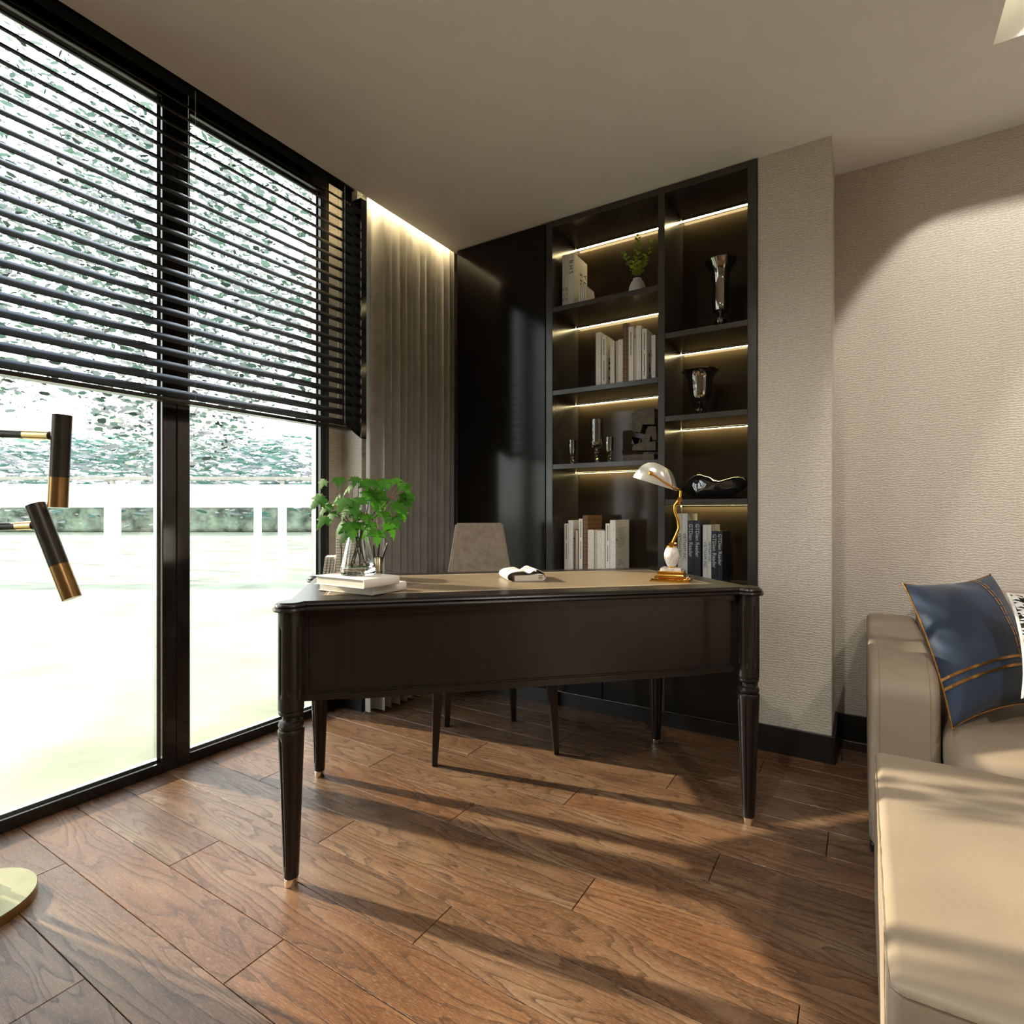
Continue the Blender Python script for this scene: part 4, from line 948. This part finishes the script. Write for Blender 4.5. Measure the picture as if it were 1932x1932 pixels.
B().box(.168, 2.1, .0, .90, .028, .27, .02, 3).build('seat_base', 'sofa_leather', so)
for i in range(2): rbox(.172+i*.96, .172+i*.96+.955, -.26, .66, .27, .425, .05, 6).build('seat_cushion', 'sofa_leather', so)
B().box(.168, 2.1, .72, .92, .27, .66, .03, 4).build('back', 'sofa_leather', so)
for i in range(2): rbox(.205+i*.95, .205+i*.95+.93, .56, .735, .425, .748, .045, 6).build('back_cushion', 'sofa_leather', so)
B().box(.19, .26, -.2, -.14, 0, .27, .004, 1).build('leg', 'dark_wood', so, False); B().box(1.9, 1.97, -.2, -.14, 0, .27, .004, 1).build('leg', 'dark_wood', so, False)
ot = thing('ottoman', 'large beige leather ottoman lit by the sun in front of the sofa', 'ottoman', (.03, .885, 0))
OW, OD, OH = 1.0, .85, .424
def cush(x0, x1, y0, y1, z0, z1, r, amp, seed):
    b = B().box(x0, x1, y0, y1, z0, z1, r, 6); bmesh.ops.subdivide_edges(b.bm, edges=[e_ for e_ in b.bm.edges if e_.calc_length() > .1], cuts=14, use_grid_fill=True)
    cx_, cy_ = (x0+x1)/2, (y0+y1)/2
    for v in b.bm.verts:
        n_ = noise.noise(Vector((v.co.x*4+seed, v.co.y*4, v.co.z*4)))*amp
        qx, qy = (v.co.x-cx_)/(x1-x0)*2, (v.co.y-cy_)/(y1-y0)*2
        if v.co.z > z1-.02: v.co.z += n_+amp*1.2*(1-qx*qx)*(1-qy*qy)
        else: v.co.x += n_*(1 if qx > 0 else -1)*.6; v.co.y += n_*(1 if qy > 0 else -1)*.6
    return b
cush(0, OW, 0, OD, .04, OH, .018, .004, 3).build('upholstery', 'sofa_leather', ot, True, 60)
def rr_path(x0, x1, y0, y1, r, z, jit=0):
    pts = []; rg = random.Random(5)
    for cx_, cy_, a0 in ((x1-r, y1-r, 0), (x0+r, y1-r, 90), (x0+r, y0+r, 180), (x1-r, y0+r, 270)):
        for i in range(6): a = math.radians(a0+i*18); pts.append((cx_+r*math.cos(a), cy_+r*math.sin(a), z))
    out = []
    for i in range(len(pts)):
        a, b__ = Vector(pts[i]), Vector(pts[(i+1) % len(pts)]); n = max(1, int((b__-a).length/.03))
        for q in range(n): p = a.lerp(b__, q/n); p.z += rg.uniform(-jit, jit); out.append(p)
    return out
B().tube(rr_path(.001, OW-.001, .001, OD-.001, .018, OH-.010, .0010), .0022, 6, closed=True).build('seam', 'seam_thread', ot)
for x, y in ((.06, .06), (.94, .06), (.06, .82), (.94, .82)): B().cyl((x, y, 0), (x, y, .042), .02, .024, 16).build('leg', 'dark_wood', ot)
# cushions
def pillow_fn(TLc, TRc, BLc, thick):
    TLc, TRc, BLc = Vector(TLc), Vector(TRc), Vector(BLc); a = TRc-TLc; b__ = BLc-TLc; n = b__.cross(a).normalized()
    if n.dot(-CF) < 0: n = -n
    def f(s_, t_, side=1, off=0):
        px_ = 4*s_*(1-s_); py_ = 4*t_*(1-t_); pin = .11
        ss = .5+(s_-.5)*(1-pin*2*(py_)**.8*.5); tt = .5+(t_-.5)*(1-pin*2*(px_)**.8*.5)
        h_ = thick*(max(px_, 0)*max(py_, 0))**.42*(1 if side > 0 else .3)
        wr = .006*math.sin(9*s_+5*t_)*px_*py_+.010*noise.noise(Vector((s_*4, t_*4, 2)))*px_*py_
        return TLc+a*ss+b__*tt+n*(side*(h_+off)+wr)
    return f
def pillow(name, label, TLc, TRc, BLc, thick, mat, cord, cordr, group):
    o = Vector(TLc)+(Vector(TRc)-Vector(TLc))*.5+(Vector(BLc)-Vector(TLc))
    t_ = thing(name, label, 'cushion', o, 0, group); f = pillow_fn(TLc, TRc, BLc, thick)
    # the mesh lives in the cushion's own plane axes so woven patterns follow the cloth
    a = (Vector(TRc)-Vector(TLc)).normalized(); b__ = -(Vector(BLc)-Vector(TLc)); b__ = (b__-a*b__.dot(a)).normalized(); n = a.cross(b__)
    t_.rotation_euler = Matrix((a, b__, n)).transposed().to_euler(); inv = Matrix((a, b__, n))
    g_ = lambda *q: inv @ (f(*q)-o)
    bb_ = B()
    for sd in (1, -1): bb_.grid(lambda s_, q, sd=sd: g_(s_, q, sd), 36, 36)
    bb_.build('cover', mat, t_, True, 70)
    ed = [g_(i/30, 0) for i in range(30)]+[g_(1, i/30) for i in range(30)]+[g_(1-i/30, 1) for i in range(30)]+[g_(0, 1-i/30) for i in range(30)]
    B().tube(ed, cordr, 8, closed=True).build('piping', cord, t_)
    return t_, g_
TLp = aty(1703, 1101, 2.30); TRp = aty(1868, 1083, 2.66); BLp = atz(1796, 1376, .437)
t_, g_ = pillow('cushion', 'navy velvet cushion with crossing gold bands leaning on the sofa arm', TLp, TRp, BLp, .085, 'navy_velvet', 'trim_gold', .0028, 'sofa cushions')
def band(kind, pos, w_, dash):
    b = B(); n = 60
    for i in range(n):
        if dash and (i % 5) == 4: continue
        q0, q1 = i/n, (i+1)/n
        if kind == 's': c4 = [(pos-w_, q0), (pos+w_, q0), (pos+w_, q1), (pos-w_, q1)]
        else: c4 = [(q0, pos-w_), (q1, pos-w_), (q1, pos+w_), (q0, pos+w_)]
        b.quad(*[g_(s_, q, 1, .0022) for s_, q in c4])
    return b
for ps in (.655, .695): band('s', ps, .0075, True).build('gold_band', 'trim_gold', t_, False)
for ps in (.715, .775): band('t', ps, .009, False).build('gold_band', 'trim_gold', t_, False)
HT = aty(1901, 1120, 2.17); HB = aty(1921, 1262, 2.06); HT2 = HT+Vector((.34, .16, .03))
pillow('cushion', 'black and white houndstooth cushion at the right edge of the sofa', HT, HT2, HT+(HB-HT)*1.35, .050, 'houndstooth', 'white_cord', .0045, 'sofa cushions')

# ================================================================== LIGHT FITTINGS
tr_ = thing('trough_light', 'warm light strip inside the ceiling trough', 'light strip', (TX0, TY1, H))
B().box(.02, TX1-TX0-.02, -.03, -.008, .235, .255).build('led', 'led_trough', tr_, False); B().box(.02, TX1-TX0-.02, -.008, -.002, .23, .258).build('channel', 'steel', tr_, False)
B().box(.008, .03, -(TY1-TY0)+.02, -.04, .235, .255).build('led', 'led_trough', tr_, False)
def downlight(label, loc, target, energy, half, blend, z=H):
    t_ = thing('downlight', label, 'lamp', loc, 0, 'ceiling spotlights')
    B().lathe([(.044, 0), (.044, -.005), (.036, -.006), (.034, .0), (.030, .012), (.030, .03), (.044, .03)], 28, caps=(False, False)).build('bezel', 'ceramic', t_)
    B().lathe([(.030, .018), (.001, .0185)], 24, caps=(False, True)).build('lens', 'downlight_lens', t_)
    ld = bpy.data.lights.new('spot', 'SPOT'); ld.energy = energy; ld.spot_size = 2*math.radians(half); ld.spot_blend = blend; ld.shadow_soft_size = .025; ld.color = (1.0, .93, .83)
    lo = bpy.data.objects.new('spot', ld); col.objects.link(lo); lo.parent = t_; lo.location = (0, 0, -.012)
    lo.rotation_euler = (Vector(target)-Vector(loc)).to_track_quat('-Z', 'Y').to_euler()
downlight('ceiling spotlight in the trough aimed at the wall behind the sofa', (.62, 2.04, H+.228), (.69, 3.26, 1.26), 60, 33, .18)
downlight('ceiling spotlight in the trough aimed along the sofa wall', (1.45, 2.04, H+.228), (1.5, 3.26, 1.26), 60, 33, .18)
downlight('added fill spotlight above the camera side of the room', (-.4, .2, H-.001), (-.3, .9, 0), 70, 65, .6)  # unseen spot added as fill to brighten the room
downlight('added fill spotlight above the open floor on the sofa side', (1.2, .2, H-.001), (1.0, 1.2, 0), 80, 65, .6)  # another unseen fill spot, added for overall brightness
